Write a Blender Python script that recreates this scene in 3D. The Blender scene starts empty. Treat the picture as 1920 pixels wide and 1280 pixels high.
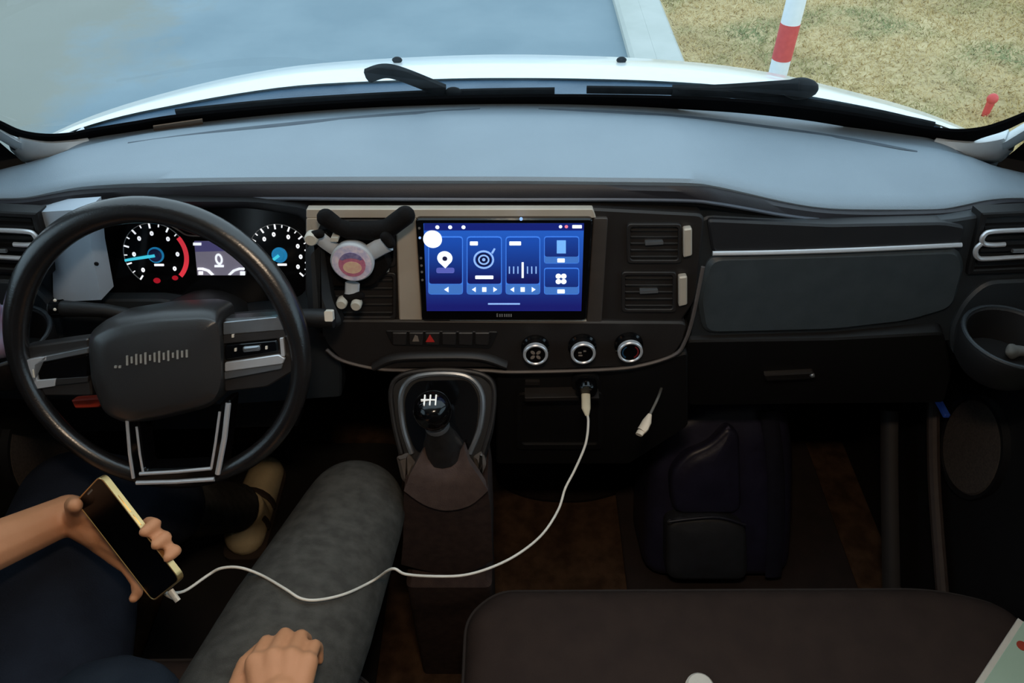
import bpy, bmesh, math, random
from mathutils import Vector, Matrix
random.seed(7)
R = math.radians
sc = bpy.context.scene
col = sc.collection

# ------------------------------------------------------------------ camera
PITCH = R(43.6); FPX = 1400.0; CAM = Vector((0, 0, 1.57))
FW = Vector((0, math.cos(PITCH), -math.sin(PITCH)))
UP = Vector((0, math.sin(PITCH), math.cos(PITCH)))
RT = Vector((1, 0, 0))
cd = bpy.data.cameras.new('camera'); cam = bpy.data.objects.new('camera', cd); col.objects.link(cam)
cam.location = CAM; cam.rotation_euler = (math.pi/2 - PITCH, 0, 0)
cd.sensor_width = 36; cd.lens = 36*FPX/1920; cd.clip_start = 0.01; cd.clip_end = 200
sc.camera = cam

# ------------------------------------------------------------------ world: overcast evening sky
w = bpy.data.worlds.new('world'); sc.world = w; w.use_nodes = True
nt = w.node_tree; bg = nt.nodes['Background']
bg.inputs[0].default_value = (0.70, 0.88, 1.0, 1); bg.inputs[1].default_value = 1.65

def area_light(name, loc, size, power, color, rot=(0, 0, 0)):
    l = bpy.data.lights.new(name, 'AREA'); l.shape = 'RECTANGLE'; l.size = size[0]; l.size_y = size[1]
    l.energy = power; l.color = color
    o = bpy.data.objects.new(name, l); o.location = loc; o.rotation_euler = rot; col.objects.link(o); return o

vs = sc.view_settings
vs.view_transform = 'Standard'; vs.look = 'None'; vs.gamma = 1.0; vs.use_curve_mapping = False; vs.exposure = 0.0

# ------------------------------------------------------------------ pixel helpers (1920x1280 frame)
def ray(px, py): return FW + RT*((px-960)/FPX) + UP*((640-py)/FPX)
def PZ(px, py, z): d = ray(px, py); return CAM + d*((z-CAM.z)/d.z)
def PY(px, py, y): d = ray(px, py); return CAM + d*((y-CAM.y)/d.y)
def PX(px, py, x): d = ray(px, py); return CAM + d*((x-CAM.x)/d.x)
def PD(px, py, dep): return CAM + ray(px, py)*dep

# ------------------------------------------------------------------ materials
def lin(c): return c/12.92 if c <= 0.04045 else ((c+0.055)/1.055)**2.4
def S(r, g, b): return (lin(r/255), lin(g/255), lin(b/255), 1)
MATS = {}
def mat(name, c1, c2=None, rough=0.5, metal=0.0, scale=40.0, bump=0.0, bscale=300.0, emit=0.0, spec=0.5, coat=0.0, detail=4.0, stretch=None, rr=None):
    if name in MATS: return MATS[name]
    m = bpy.data.materials.new(name); m.use_nodes = True; n = m.node_tree.nodes; L = m.node_tree.links
    b = n['Principled BSDF']
    b.inputs['Roughness'].default_value = rough; b.inputs['Metallic'].default_value = metal
    b.inputs['Specular IOR Level'].default_value = spec; b.inputs['Coat Weight'].default_value = coat
    tc = n.new('ShaderNodeTexCoord'); vec = tc.outputs['Object']
    if stretch:
        mp = n.new('ShaderNodeMapping'); mp.inputs['Scale'].default_value = stretch
        L.new(vec, mp.inputs[0]); vec = mp.outputs[0]
    if c2 is None: c2 = tuple(min(1, x*1.18) for x in c1[:3])+(1,)
    nz = n.new('ShaderNodeTexNoise'); nz.inputs['Scale'].default_value = scale; nz.inputs['Detail'].default_value = detail
    L.new(vec, nz.inputs['Vector'])
    cr = n.new('ShaderNodeValToRGB'); cr.color_ramp.elements[0].position = 0.35; cr.color_ramp.elements[1].position = 0.65
    cr.color_ramp.elements[0].color = c1; cr.color_ramp.elements[1].color = c2
    L.new(nz.outputs['Fac'], cr.inputs[0]); L.new(cr.outputs[0], b.inputs['Base Color'])
    if emit:
        L.new(cr.outputs[0], b.inputs['Emission Color']); b.inputs['Emission Strength'].default_value = emit
    if rr:
        mr = n.new('ShaderNodeMapRange'); mr.inputs['To Min'].default_value = rr[0]; mr.inputs['To Max'].default_value = rr[1]
        L.new(nz.outputs['Fac'], mr.inputs['Value']); L.new(mr.outputs[0], b.inputs['Roughness'])
    if bump:
        n2 = n.new('ShaderNodeTexNoise'); n2.inputs['Scale'].default_value = bscale; n2.inputs['Detail'].default_value = 3
        L.new(vec, n2.inputs['Vector'])
        bp = n.new('ShaderNodeBump'); bp.inputs['Strength'].default_value = bump; bp.inputs['Distance'].default_value = 0.002
        L.new(n2.outputs['Fac'], bp.inputs['Height']); L.new(bp.outputs[0], b.inputs['Normal'])
    MATS[name] = m; return m

def glow(name, c, strength=1.0):
    if name in MATS: return MATS[name]
    m = mat(name, (c[0], c[1], c[2], 1), c, rough=0.3, emit=strength, scale=5); return m

def glass_mat(name, tint, refl=0.9):
    m = bpy.data.materials.new(name); m.use_nodes = True; n = m.node_tree.nodes; L = m.node_tree.links
    n.clear(); out = n.new('ShaderNodeOutputMaterial'); mix = n.new('ShaderNodeMixShader')
    t = n.new('ShaderNodeBsdfTransparent'); t.inputs[0].default_value = tint
    g = n.new('ShaderNodeBsdfGlossy'); g.inputs['Roughness'].default_value = 0.02; g.inputs[0].default_value = (refl, refl, refl, 1)
    fr = n.new('ShaderNodeFresnel'); fr.inputs[0].default_value = 1.3
    L.new(fr.outputs[0], mix.inputs[0]); L.new(t.outputs[0], mix.inputs[1]); L.new(g.outputs[0], mix.inputs[2]); L.new(mix.outputs[0], out.inputs[0])
    MATS[name] = m; return m

M = dict(
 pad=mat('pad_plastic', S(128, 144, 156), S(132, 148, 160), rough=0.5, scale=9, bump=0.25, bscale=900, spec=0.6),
 black=mat('black_plastic', S(15, 15, 16), S(18, 18, 20), rough=0.55, scale=14, bump=0.15, bscale=800),
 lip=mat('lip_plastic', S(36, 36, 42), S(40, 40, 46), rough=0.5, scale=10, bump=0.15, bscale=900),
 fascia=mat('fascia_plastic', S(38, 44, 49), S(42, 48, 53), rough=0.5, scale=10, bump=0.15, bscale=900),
 bluegrey=mat('bluegrey_plastic', S(176, 190, 204), S(184, 197, 210), rough=0.5, scale=10, bump=0.1, bscale=900),
 stack=mat('stack_plastic', S(33, 30, 29), S(37, 34, 33), rough=0.5, scale=12, bump=0.12, bscale=900),
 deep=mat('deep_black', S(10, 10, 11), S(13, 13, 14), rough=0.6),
 gloss=mat('gloss_black', S(8, 8, 10), S(10, 10, 12), rough=0.12, spec=0.5),
 silver=mat('champagne_silver', S(188, 178, 163), S(196, 186, 172), rough=0.42, metal=0.15, scale=18),
 chrome=mat('satin_chrome', S(222, 225, 230), S(230, 232, 236), rough=0.32, metal=0.55),
 dchrome=mat('dark_chrome', S(150, 155, 160), S(160, 165, 170), rough=0.28, metal=0.75),
 leather=mat('black_leather', S(22, 20, 20), S(27, 24, 23), rough=0.27, scale=30, bump=0.12, bscale=500, spec=0.9),
 hub=mat('hub_plastic', S(40, 38, 38), S(44, 42, 41), rough=0.36, scale=20, bump=0.1, bscale=700, spec=0.9),
 pillar=mat('pillar_grey', S(205, 212, 216), S(210, 217, 220), rough=0.6),
 cover=mat('brown_fabric', S(58, 46, 44), S(70, 56, 52), rough=0.95, scale=60, bump=0.4, bscale=600, spec=0.2),
 seat=mat('seat_fabric', S(55, 44, 40), S(61, 49, 44), rough=0.95, scale=25, bump=0.5, bscale=900, spec=0.2),
 carpet=mat('brown_carpet', S(58, 42, 30), S(82, 62, 46), rough=1.0, scale=30, bump=0.8, bscale=500, spec=0.1),
 matm=mat('dark_mat', S(30, 24, 22), S(38, 31, 28), rough=0.95, scale=30, bump=0.5, bscale=400, spec=0.1),
 jeans=mat('denim', S(70, 68, 64), S(86, 84, 79), rough=0.95, scale=45, bump=0.7, bscale=700, spec=0.15, detail=8, stretch=(1, 1.6, 1)),
 jacket=mat('dark_jacket', S(30, 38, 48), S(38, 46, 56), rough=0.9, scale=18, bump=0.5, bscale=500, spec=0.2),
 skin=mat('skin', S(198, 138, 98), S(208, 146, 106), rough=0.55, scale=20, bump=0.1, bscale=400, spec=0.35),
 hair=mat('hair', S(20, 17, 15), S(30, 26, 24), rough=0.6, scale=80),
 shoe=mat('shoe_tan', S(212, 190, 146), S(222, 200, 156), rough=0.8, scale=40, bump=0.3),
 shoedark=mat('shoe_brown', S(52, 40, 30), S(60, 46, 36), rough=0.8),
 navy=mat('navy_nylon', S(34, 33, 52), S(42, 41, 62), rough=0.42, scale=20, bump=0.35, bscale=60),
 navy2=mat('navy_trim', S(24, 24, 36), S(30, 30, 44), rough=0.5),
 white=mat('white_plastic', S(222, 214, 200), S(230, 222, 208), rough=0.4),
 asphalt=mat('wet_asphalt', S(104, 128, 140), S(126, 146, 156), rough=0.7, scale=1.2, bump=0.5, bscale=200, detail=10, rr=(0.45, 0.75)),
 kerb=mat('kerb_concrete', S(178, 184, 178), S(190, 195, 190), rough=0.9, scale=3, bump=0.3, bscale=120, detail=8),
 soil=mat('grass_soil', S(176, 156, 112), S(206, 186, 140), rough=1.0, scale=1.4, bump=0.6, bscale=60, detail=10),
 paint=mat('white_paint', S(240, 246, 246), S(244, 248, 248), rough=0.25, coat=0.5),
 cowl=mat('cowl_plastic', S(58, 84, 106), S(84, 110, 132), rough=0.45, scale=7, bump=0.4, bscale=200),
 rubber=mat('black_rubber', S(12, 14, 16), S(20, 23, 26), rough=0.75, scale=60, spec=0.2),
 red=mat('red_plastic', S(205, 70, 66), S(215, 80, 74), rough=0.5),
 polewhite=mat('pole_white', S(232, 238, 240), S(238, 242, 244), rough=0.5),
 head=mat('headliner', S(170, 165, 158), S(178, 172, 166), rough=1.0),
 gold=mat('gold_metal', S(226, 190, 128), S(234, 200, 140), rough=0.3, metal=0.9),
 paper=mat('green_paper', S(178, 202, 178), S(186, 208, 186), rough=0.8, scale=6),
)
M['glass'] = glass_mat('clear_glass', (0.93, 0.97, 0.98, 1))
M['sideglass'] = glass_mat('tinted_glass', (0.85, 0.9, 0.92, 1))

# ------------------------------------------------------------------ mesh building
class Frame:
    def __init__(s, O, U, V):
        s.O = Vector(O); s.U = Vector(U).normalized(); V = Vector(V); V = V - s.U*V.dot(s.U)
        s.V = V.normalized(); s.N = s.U.cross(s.V)
    def p(s, u, v, n=0): return s.O + s.U*u + s.V*v + s.N*n
    def px(s, x, y, n=0):
        d = ray(x, y); O = s.O + s.N*n
        q = CAM + d*((O-CAM).dot(s.N)/d.dot(s.N)) - s.O
        return (q.dot(s.U), q.dot(s.V))
    def pxs(s, pts, n=0): return [s.px(a, b, n) for a, b in pts]
    def at(s, u, v, n=0): return Frame(s.p(u, v, n), s.U, s.V)

def area2(p): return sum(p[i][0]*p[(i+1) % len(p)][1]-p[(i+1) % len(p)][0]*p[i][1] for i in range(len(p)))
def ccw(p): return list(p) if area2(p) > 0 else list(p)[::-1]
def inset(p, d):
    n = len(p); o = []
    for i in range(n):
        a = Vector(p[i-1]); b = Vector(p[i]); c = Vector(p[(i+1) % n])
        e1 = (b-a); e2 = (c-b)
        e1 = e1.normalized() if e1.length > 1e-9 else e2.normalized(); e2 = e2.normalized() if e2.length > 1e-9 else e1
        n1 = Vector((-e1.y, e1.x)); n2 = Vector((-e2.y, e2.x)); m = n1+n2
        if m.length < 1e-6: m = n1
        m.normalize(); k = max(0.5, m.dot(n1)); q = b + m*(d/k); o.append((q.x, q.y))
    return o
def rounded(p, r, seg=4):
    n = len(p); o = []
    for i in range(n):
        a = Vector(p[i-1]); b = Vector(p[i]); c = Vector(p[(i+1) % n])
        l1 = (a-b).length; l2 = (c-b).length; k = min(r, l1*0.45, l2*0.45)
        s = b+(a-b).normalized()*k; e = b+(c-b).normalized()*k
        for j in range(seg+1):
            t = j/seg; q = s*(1-t)**2 + b*2*t*(1-t) + e*t*t; o.append((q.x, q.y))
    return o
def rrect(cx, cy, w, h, r, seg=4):
    return rounded([(cx-w/2, cy-h/2), (cx+w/2, cy-h/2), (cx+w/2, cy+h/2), (cx-w/2, cy+h/2)], r, seg)
def circ(cx, cy, r, n=24, ry=None): return [(cx+r*math.cos(2*math.pi*i/n), cy+(ry or r)*math.sin(2*math.pi*i/n)) for i in range(n)]
def cr(pts, n=6):
    pts = [Vector(p) for p in pts]; o = []
    for i in range(len(pts)-1):
        p0 = pts[max(0, i-1)]; p1 = pts[i]; p2 = pts[i+1]; p3 = pts[min(len(pts)-1, i+2)]
        for j in range(n):
            t = j/n
            o.append(0.5*((2*p1)+(p2-p0)*t+(2*p0-5*p1+4*p2-p3)*t*t+(3*p1-p0-3*p2+p3)*t**3))
    o.append(pts[-1]); return o
def crs(vals, n=6): return [v.x for v in cr([(a, 0) for a in vals], n)]

class MB:
    def __init__(s): s.v = []; s.f = []
    def add(s, vs_, fs_):
        b = len(s.v); s.v += [Vector(x) for x in vs_]; s.f += [tuple(i+b for i in f) for f in fs_]; return s
    def prism(s, fr, poly, n0, n1, bev=0.0):
        p = ccw(poly); k = len(p); loops = [(p, n0)]
        if bev: loops += [(p, n1-bev), (inset(p, bev), n1)]
        else: loops += [(p, n1)]
        vs_ = [fr.p(u, v, n) for q, n in loops for u, v in q]; fs_ = [tuple(range(k))[::-1]]
        for l in range(len(loops)-1):
            for i in range(k): fs_.append((l*k+i, l*k+(i+1) % k, (l+1)*k+(i+1) % k, (l+1)*k+i))
        fs_.append(tuple((len(loops)-1)*k+i for i in range(k)))
        return s.add(vs_, fs_)
    def ring(s, fr, outer, inner, n0, n1, bev=0.0):
        o = ccw(outer); i_ = ccw(inner); k = len(o)
        L = [(o, n0), (o, n1-bev)] + ([(inset(o, bev), n1), (inset(i_, -bev), n1)] if bev else [(i_, n1)]) + [(i_, n1-bev), (i_, n0)]
        if not bev: L = [(o, n0), (o, n1), (i_, n1), (i_, n0)]
        vs_ = [fr.p(u, v, n) for q, n in L for u, v in q]; fs_ = []; m = len(L)
        for l in range(m):
            for i in range(k): fs_.append((l*k+i, l*k+(i+1) % k, ((l+1) % m)*k+(i+1) % k, ((l+1) % m)*k+i))
        return s.add(vs_, fs_)
    def lathe(s, fr, prof, seg=28, u=0, v=0):
        vs_ = []; fs_ = []; k = seg
        for r, n in prof:
            for i in range(seg):
                a = 2*math.pi*i/seg; vs_.append(fr.p(u+r*math.cos(a), v+r*math.sin(a), n))
        for l in range(len(prof)-1):
            for i in range(k): fs_.append((l*k+i, l*k+(i+1) % k, (l+1)*k+(i+1) % k, (l+1)*k+i))
        fs_.append(tuple(range(k))[::-1]); fs_.append(tuple((len(prof)-1)*k+i for i in range(k)))
        return s.add(vs_, fs_)
    def tube(s, pts, r, seg=10, caps=True, flat=None, closed=False):
        pts = [Vector(p) for p in pts]; n = len(pts)
        rs = r if isinstance(r, (list, tuple)) else [r]*n
        t0 = (pts[1]-pts[0]).normalized(); a = t0.orthogonal().normalized() if flat is None else (Vector(flat)-t0*Vector(flat).dot(t0)).normalized()
        vs_ = []; fs_ = []
        for i in range(n):
            if closed: t = (pts[(i+1) % n]-pts[i-1])
            else: t = (pts[min(i+1, n-1)]-pts[max(i-1, 0)])
            t.normalize(); a = (a-t*a.dot(t)).normalized(); b = t.cross(a)
            ra, rb = rs[i] if isinstance(rs[i], (list, tuple)) else (rs[i], rs[i])
            for j in range(seg):
                g = 2*math.pi*j/seg; vs_.append(pts[i]+a*(ra*math.cos(g))+b*(rb*math.sin(g)))
        for i in range(n if closed else n-1):
            for j in range(seg):
                i2 = (i+1) % n; fs_.append((i*seg+j, i*seg+(j+1) % seg, i2*seg+(j+1) % seg, i2*seg+j))
        if caps and not closed: fs_ += [tuple(range(seg))[::-1], tuple((n-1)*seg+j for j in range(seg))]
        return s.add(vs_, fs_)
    def ball(s, c, r, seg=12, rings=8, sx=1, sy=1, sz=1):
        vs_ = []; fs_ = []; c = Vector(c)
        for i in range(1, rings):
            t = math.pi*i/rings
            for j in range(seg):
                g = 2*math.pi*j/seg; vs_.append(c+Vector((r*sx*math.sin(t)*math.cos(g), r*sy*math.sin(t)*math.sin(g), r*sz*math.cos(t))))
        top = len(vs_); vs_ += [c+Vector((0, 0, r*sz)), c-Vector((0, 0, r*sz))]
        for i in range(rings-2):
            for j in range(seg): fs_.append((i*seg+j, (i+1)*seg+j, (i+1)*seg+(j+1) % seg, i*seg+(j+1) % seg))
        for j in range(seg):
            fs_.append((top, j, (j+1) % seg)); b = (rings-2)*seg; fs_.append((top+1, b+(j+1) % seg, b+j))
        return s.add(vs_, fs_)
    def caps(s, pts, rs, seg=12):
        for i in range(len(pts)-1): s.tube([pts[i], pts[i+1]], [rs[i], rs[i+1]], seg)
        for p, r in zip(pts, rs): s.ball(p, r, seg, 8)
        return s
    def grid(s, rows, thick=None):
        m = len(rows[0]); vs_ = [p for r in rows for p in r]; fs_ = []
        for i in range(len(rows)-1):
            for j in range(m-1): fs_.append((i*m+j, i*m+j+1, (i+1)*m+j+1, (i+1)*m+j))
        if thick is not None:
            t = Vector(thick); k = len(vs_); vs_ = vs_+[Vector(p)+t for p in vs_]
            fs_ += [tuple(a+k for a in f)[::-1] for f in fs_]
            bd = [(0*m+j) for j in range(m)]+[(i*m+m-1) for i in range(1, len(rows))]+[((len(rows)-1)*m+j) for j in range(m-2, -1, -1)]+[(i*m) for i in range(len(rows)-2, 0, -1)]
            for a, b in zip(bd, bd[1:]+bd[:1]): fs_.append((b, a, a+k, b+k))
        return s.add(vs_, fs_)
    def box(s, c, size, M3=None, bev=0.0):
        X, Y, Z = (Vector((1, 0, 0)), Vector((0, 1, 0)), Vector((0, 0, 1))) if M3 is None else M3
        fr = Frame(c, X, Y); w_, h, d = size
        return s.prism(fr, rrect(0, 0, w_, h, bev*1.2, 3) if bev else [(-w_/2, -h/2), (w_/2, -h/2), (w_/2, h/2), (-w_/2, h/2)], -d/2, d/2, min(bev, d*0.4))
    def obj(s, name, m, parent=None, angle=35, recalc=True, kind=None, label=None, cat=None, group=None, modmesh=None):
        if modmesh is None:
            c = sum(s.v, Vector())/len(s.v)
            me = bpy.data.meshes.new(name); me.from_pydata([tuple(p-c) for p in s.v], [], s.f)
            bm = bmesh.new(); bm.from_mesh(me)
            if recalc: bmesh.ops.recalc_face_normals(bm, faces=bm.faces)
            bm.to_mesh(me); bm.free()
        else: me = modmesh; c = Vector()
        me.materials.append(m if not isinstance(m, str) else M[m])
        me.shade_smooth()
        if angle < 180: me.set_sharp_from_angle(angle=R(angle))
        o = bpy.data.objects.new(name, me); col.objects.link(o); o.location = c
        if parent:
            o.parent = parent; q = parent; off = Vector()
            while q: off += q.location; q = q.parent
            o.location = c-off
        if kind: o['kind'] = kind
        tag(o, label, cat, group); return o
def tag(o, label=None, cat=None, group=None):
    if label: o['label'] = label
    if cat: o['category'] = cat
    if group: o['group'] = group
    return o
def thing(name, loc, label, cat, group=None):
    o = bpy.data.objects.new(name, None); col.objects.link(o); o.location = loc; o.empty_display_size = 0.05
    return tag(o, label, cat, group)
def remesh(mb, voxel, smooth=4, fac=0.5):
    me = bpy.data.meshes.new('tmp'); me.from_pydata([tuple(p) for p in mb.v], [], mb.f)
    bm = bmesh.new(); bm.from_mesh(me); bmesh.ops.recalc_face_normals(bm, faces=bm.faces); bm.to_mesh(me); bm.free()
    o = bpy.data.objects.new('tmp', me); col.objects.link(o)
    md = o.modifiers.new('r', 'REMESH'); md.mode = 'VOXEL'; md.voxel_size = voxel
    if smooth:
        ms = o.modifiers.new('s', 'SMOOTH'); ms.iterations = smooth; ms.factor = fac
    dg = bpy.context.evaluated_depsgraph_get(); res = bpy.data.meshes.new_from_object(o.evaluated_get(dg))
    bpy.data.objects.remove(o); bpy.data.meshes.remove(me); return res

# ================================================================== OUTSIDE
GZ = -0.45
def gp(px, py): return PZ(px, py, GZ)
kx0 = gp(1148, 0).x; kx1 = gp(1232, 0).x
MB().box((kx0-6, 6, GZ-0.1), (12, 40, 0.2)).obj('road', 'asphalt', kind='structure')
MB().box(((kx0+kx1)/2, 6, GZ-0.04), (kx1-kx0, 40, 0.2), bev=0.02).obj('kerb', 'kerb', kind='structure')
MB().box((kx1+8, 6, GZ-0.06), (16, 40, 0.18)).obj('verge', 'soil', kind='structure')
def grass_mat():
    m = mat('dry_grass', S(186, 164, 112), S(216, 194, 146), rough=1.0, scale=1.1, spec=0.1)
    n = m.node_tree.nodes; L = m.node_tree.links; b = n['Principled BSDF']; ramp = [x for x in n if x.type == 'VALTORGB'][0]
    nz = n.new('ShaderNodeTexNoise'); nz.inputs['Scale'].default_value = 1.6; nz.inputs['Detail'].default_value = 5
    tc = [x for x in n if x.type == 'TEX_COORD'][0]; L.new(tc.outputs['Object'], nz.inputs['Vector'])
    r2 = n.new('ShaderNodeValToRGB'); r2.color_ramp.elements[0].position = 0.47; r2.color_ramp.elements[1].position = 0.66
    L.new(nz.outputs['Fac'], r2.inputs[0]); mx = n.new('ShaderNodeMixRGB'); mx.inputs[2].default_value = S(138, 146, 100)
    L.new(r2.outputs[0], mx.inputs[0]); L.new(ramp.outputs[0], mx.inputs[1]); L.new(mx.outputs[0], b.inputs['Base Color']); return m
def road_mat():
    m = M['asphalt']; n = m.node_tree.nodes; L = m.node_tree.links; b = n['Principled BSDF']; ramp = [x for x in n if x.type == 'VALTORGB'][0]
    ge = n.new('ShaderNodeNewGeometry'); sp = n.new('ShaderNodeSeparateXYZ'); L.new(ge.outputs['Position'], sp.inputs[0])
    nz = n.new('ShaderNodeTexNoise'); nz.inputs['Scale'].default_value = 1.3; nz.inputs['Detail'].default_value = 8; nz.inputs['Roughness'].default_value = 0.65; L.new(ge.outputs['Position'], nz.inputs['Vector'])
    ad = n.new('ShaderNodeMath'); ad.operation = 'MULTIPLY_ADD'; L.new(nz.outputs['Fac'], ad.inputs[0]); ad.inputs[1].default_value = 2.2; L.new(sp.outputs[0], ad.inputs[2])
    r2 = n.new('ShaderNodeMapRange'); r2.inputs['From Min'].default_value = -1.75; r2.inputs['From Max'].default_value = -1.15; r2.inputs['To Min'].default_value = 1; r2.inputs['To Max'].default_value = 0
    L.new(ad.outputs[0], r2.inputs['Value']); mx = n.new('ShaderNodeMixRGB'); mx.inputs[2].default_value = S(128, 132, 124)
    L.new(r2.outputs[0], mx.inputs[0]); L.new(ramp.outputs[0], mx.inputs[1]); L.new(mx.outputs[0], b.inputs['Base Color'])
road_mat()
gm = grass_mat()
g = MB(); rnd = random.Random(3); gv = []; gf = []
for i in range(70000):
    x = kx1+0.02+rnd.random()**1.1*4.2; y = 2.4+rnd.random()*5.2; h = 0.012+rnd.random()*0.03; a = rnd.random()*6.28; wd = 0.0025+rnd.random()*0.003
    lx = rnd.gauss(0, 0.035); ly = rnd.gauss(0, 0.035); b = len(gv); z = GZ+0.03
    gv += [(x-wd*math.cos(a), y-wd*math.sin(a), z), (x+wd*math.cos(a), y+wd*math.sin(a), z), (x+lx, y+ly, z+h)]; gf.append((b, b+1, b+2))
g.v = [Vector(p) for p in gv]; g.f = gf
g.obj('grass', gm, recalc=False, kind='stuff', label='short dry yellow grass with green patches beside the kerb', cat='grass')

# marker pole
pb = PY(1474, 76, 3.4); pole = thing('marker_pole', (pb.x, pb.y, GZ), 'white round marker pole with a red band standing in the dry grass', 'pole')
zz = lambda py: (lambda d: CAM.z + d.z*(3.4/d.y))(ray(1474, py))
pr = 0.043; zr0 = zz(110); zr1 = zz(43)
MB().tube([(pb.x, pb.y, GZ+0.02), (pb.x, pb.y, 1.1)], pr, 20).obj('post', 'polewhite', pole)
MB().tube([(pb.x, pb.y, zr0), (pb.x, pb.y, zr1)], pr*1.03, 20).obj('red_band', 'red', pole)
MB().tube([(pb.x, pb.y, zr1+0.28), (pb.x, pb.y, zr1+0.44)], pr*1.03, 20).obj('red_band', 'red', pole)
MB().tube([(pb.x, pb.y, 1.1), (pb.x, pb.y, 1.13)], [pr, pr*0.5], 20).obj('cap', 'polewhite', pole)
q = gp(1842, 226); pg = thing('red_peg', (q.x, q.y, GZ), 'small red plastic peg in the grass near the right window pillar', 'peg')
MB().tube([(q.x, q.y, GZ+0.02), (q.x, q.y, GZ+0.12)], [0.018, 0.022], 10).obj('stake', 'red', pg)
MB().ball((q.x, q.y, GZ+0.13), 0.03, 12, 8).obj('head', 'red', pg)

# ================================================================== VAN SHELL
XW = 0.88
MB().box((0, 0.43, -0.02), (2*XW+0.12, 2.10, 0.04)).obj('floor', 'carpet', kind='structure')
MB().box((0, 1.46, 0.33), (2*XW+0.1, 0.04, 0.70)).box((0, 1.25, 0.67), (2*XW+0.1, 0.42, 0.02)).obj('wall_front', 'deep', kind='structure')  # firewall, plus an unseen flat plate added to block light above the footwell
MB().box((0, -0.62, 0.9), (2*XW, 0.04, 1.84)).obj('wall_rear', 'stack', kind='structure')
MB().box((0, -0.06, 1.83), (2*XW+0.06, 1.18, 0.05)).obj('ceiling', 'head', kind='structure')
def ws(x, t):  # windscreen surface: t metres up the rake
    yb = 1.195-0.265*x*x
    return Vector((x*(1-0.05*t), yb-t*math.cos(R(47)), 0.992+t*math.sin(R(47))))
def ws_px(px, py):
    d = ray(px, py); lo, hi = 0.2, 2.5
    f = lambda k: (lambda p: p.y-(1.195-0.265*p.x*p.x-((p.z-0.992)/math.tan(R(47)))))(CAM+d*k)
    for _ in range(50):
        mid = (lo+hi)/2
        if f(mid) < 0: lo = mid
        else: hi = mid
    return CAM+d*lo
xs = [-0.84+1.68*i/28 for i in range(29)]; ts = [-0.03+1.13*i/10 for i in range(11)]
MB().grid([[ws(x, t) for x in xs] for t in ts]).obj('window_1', 'glass', recalc=False, kind='structure', angle=180)
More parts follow.
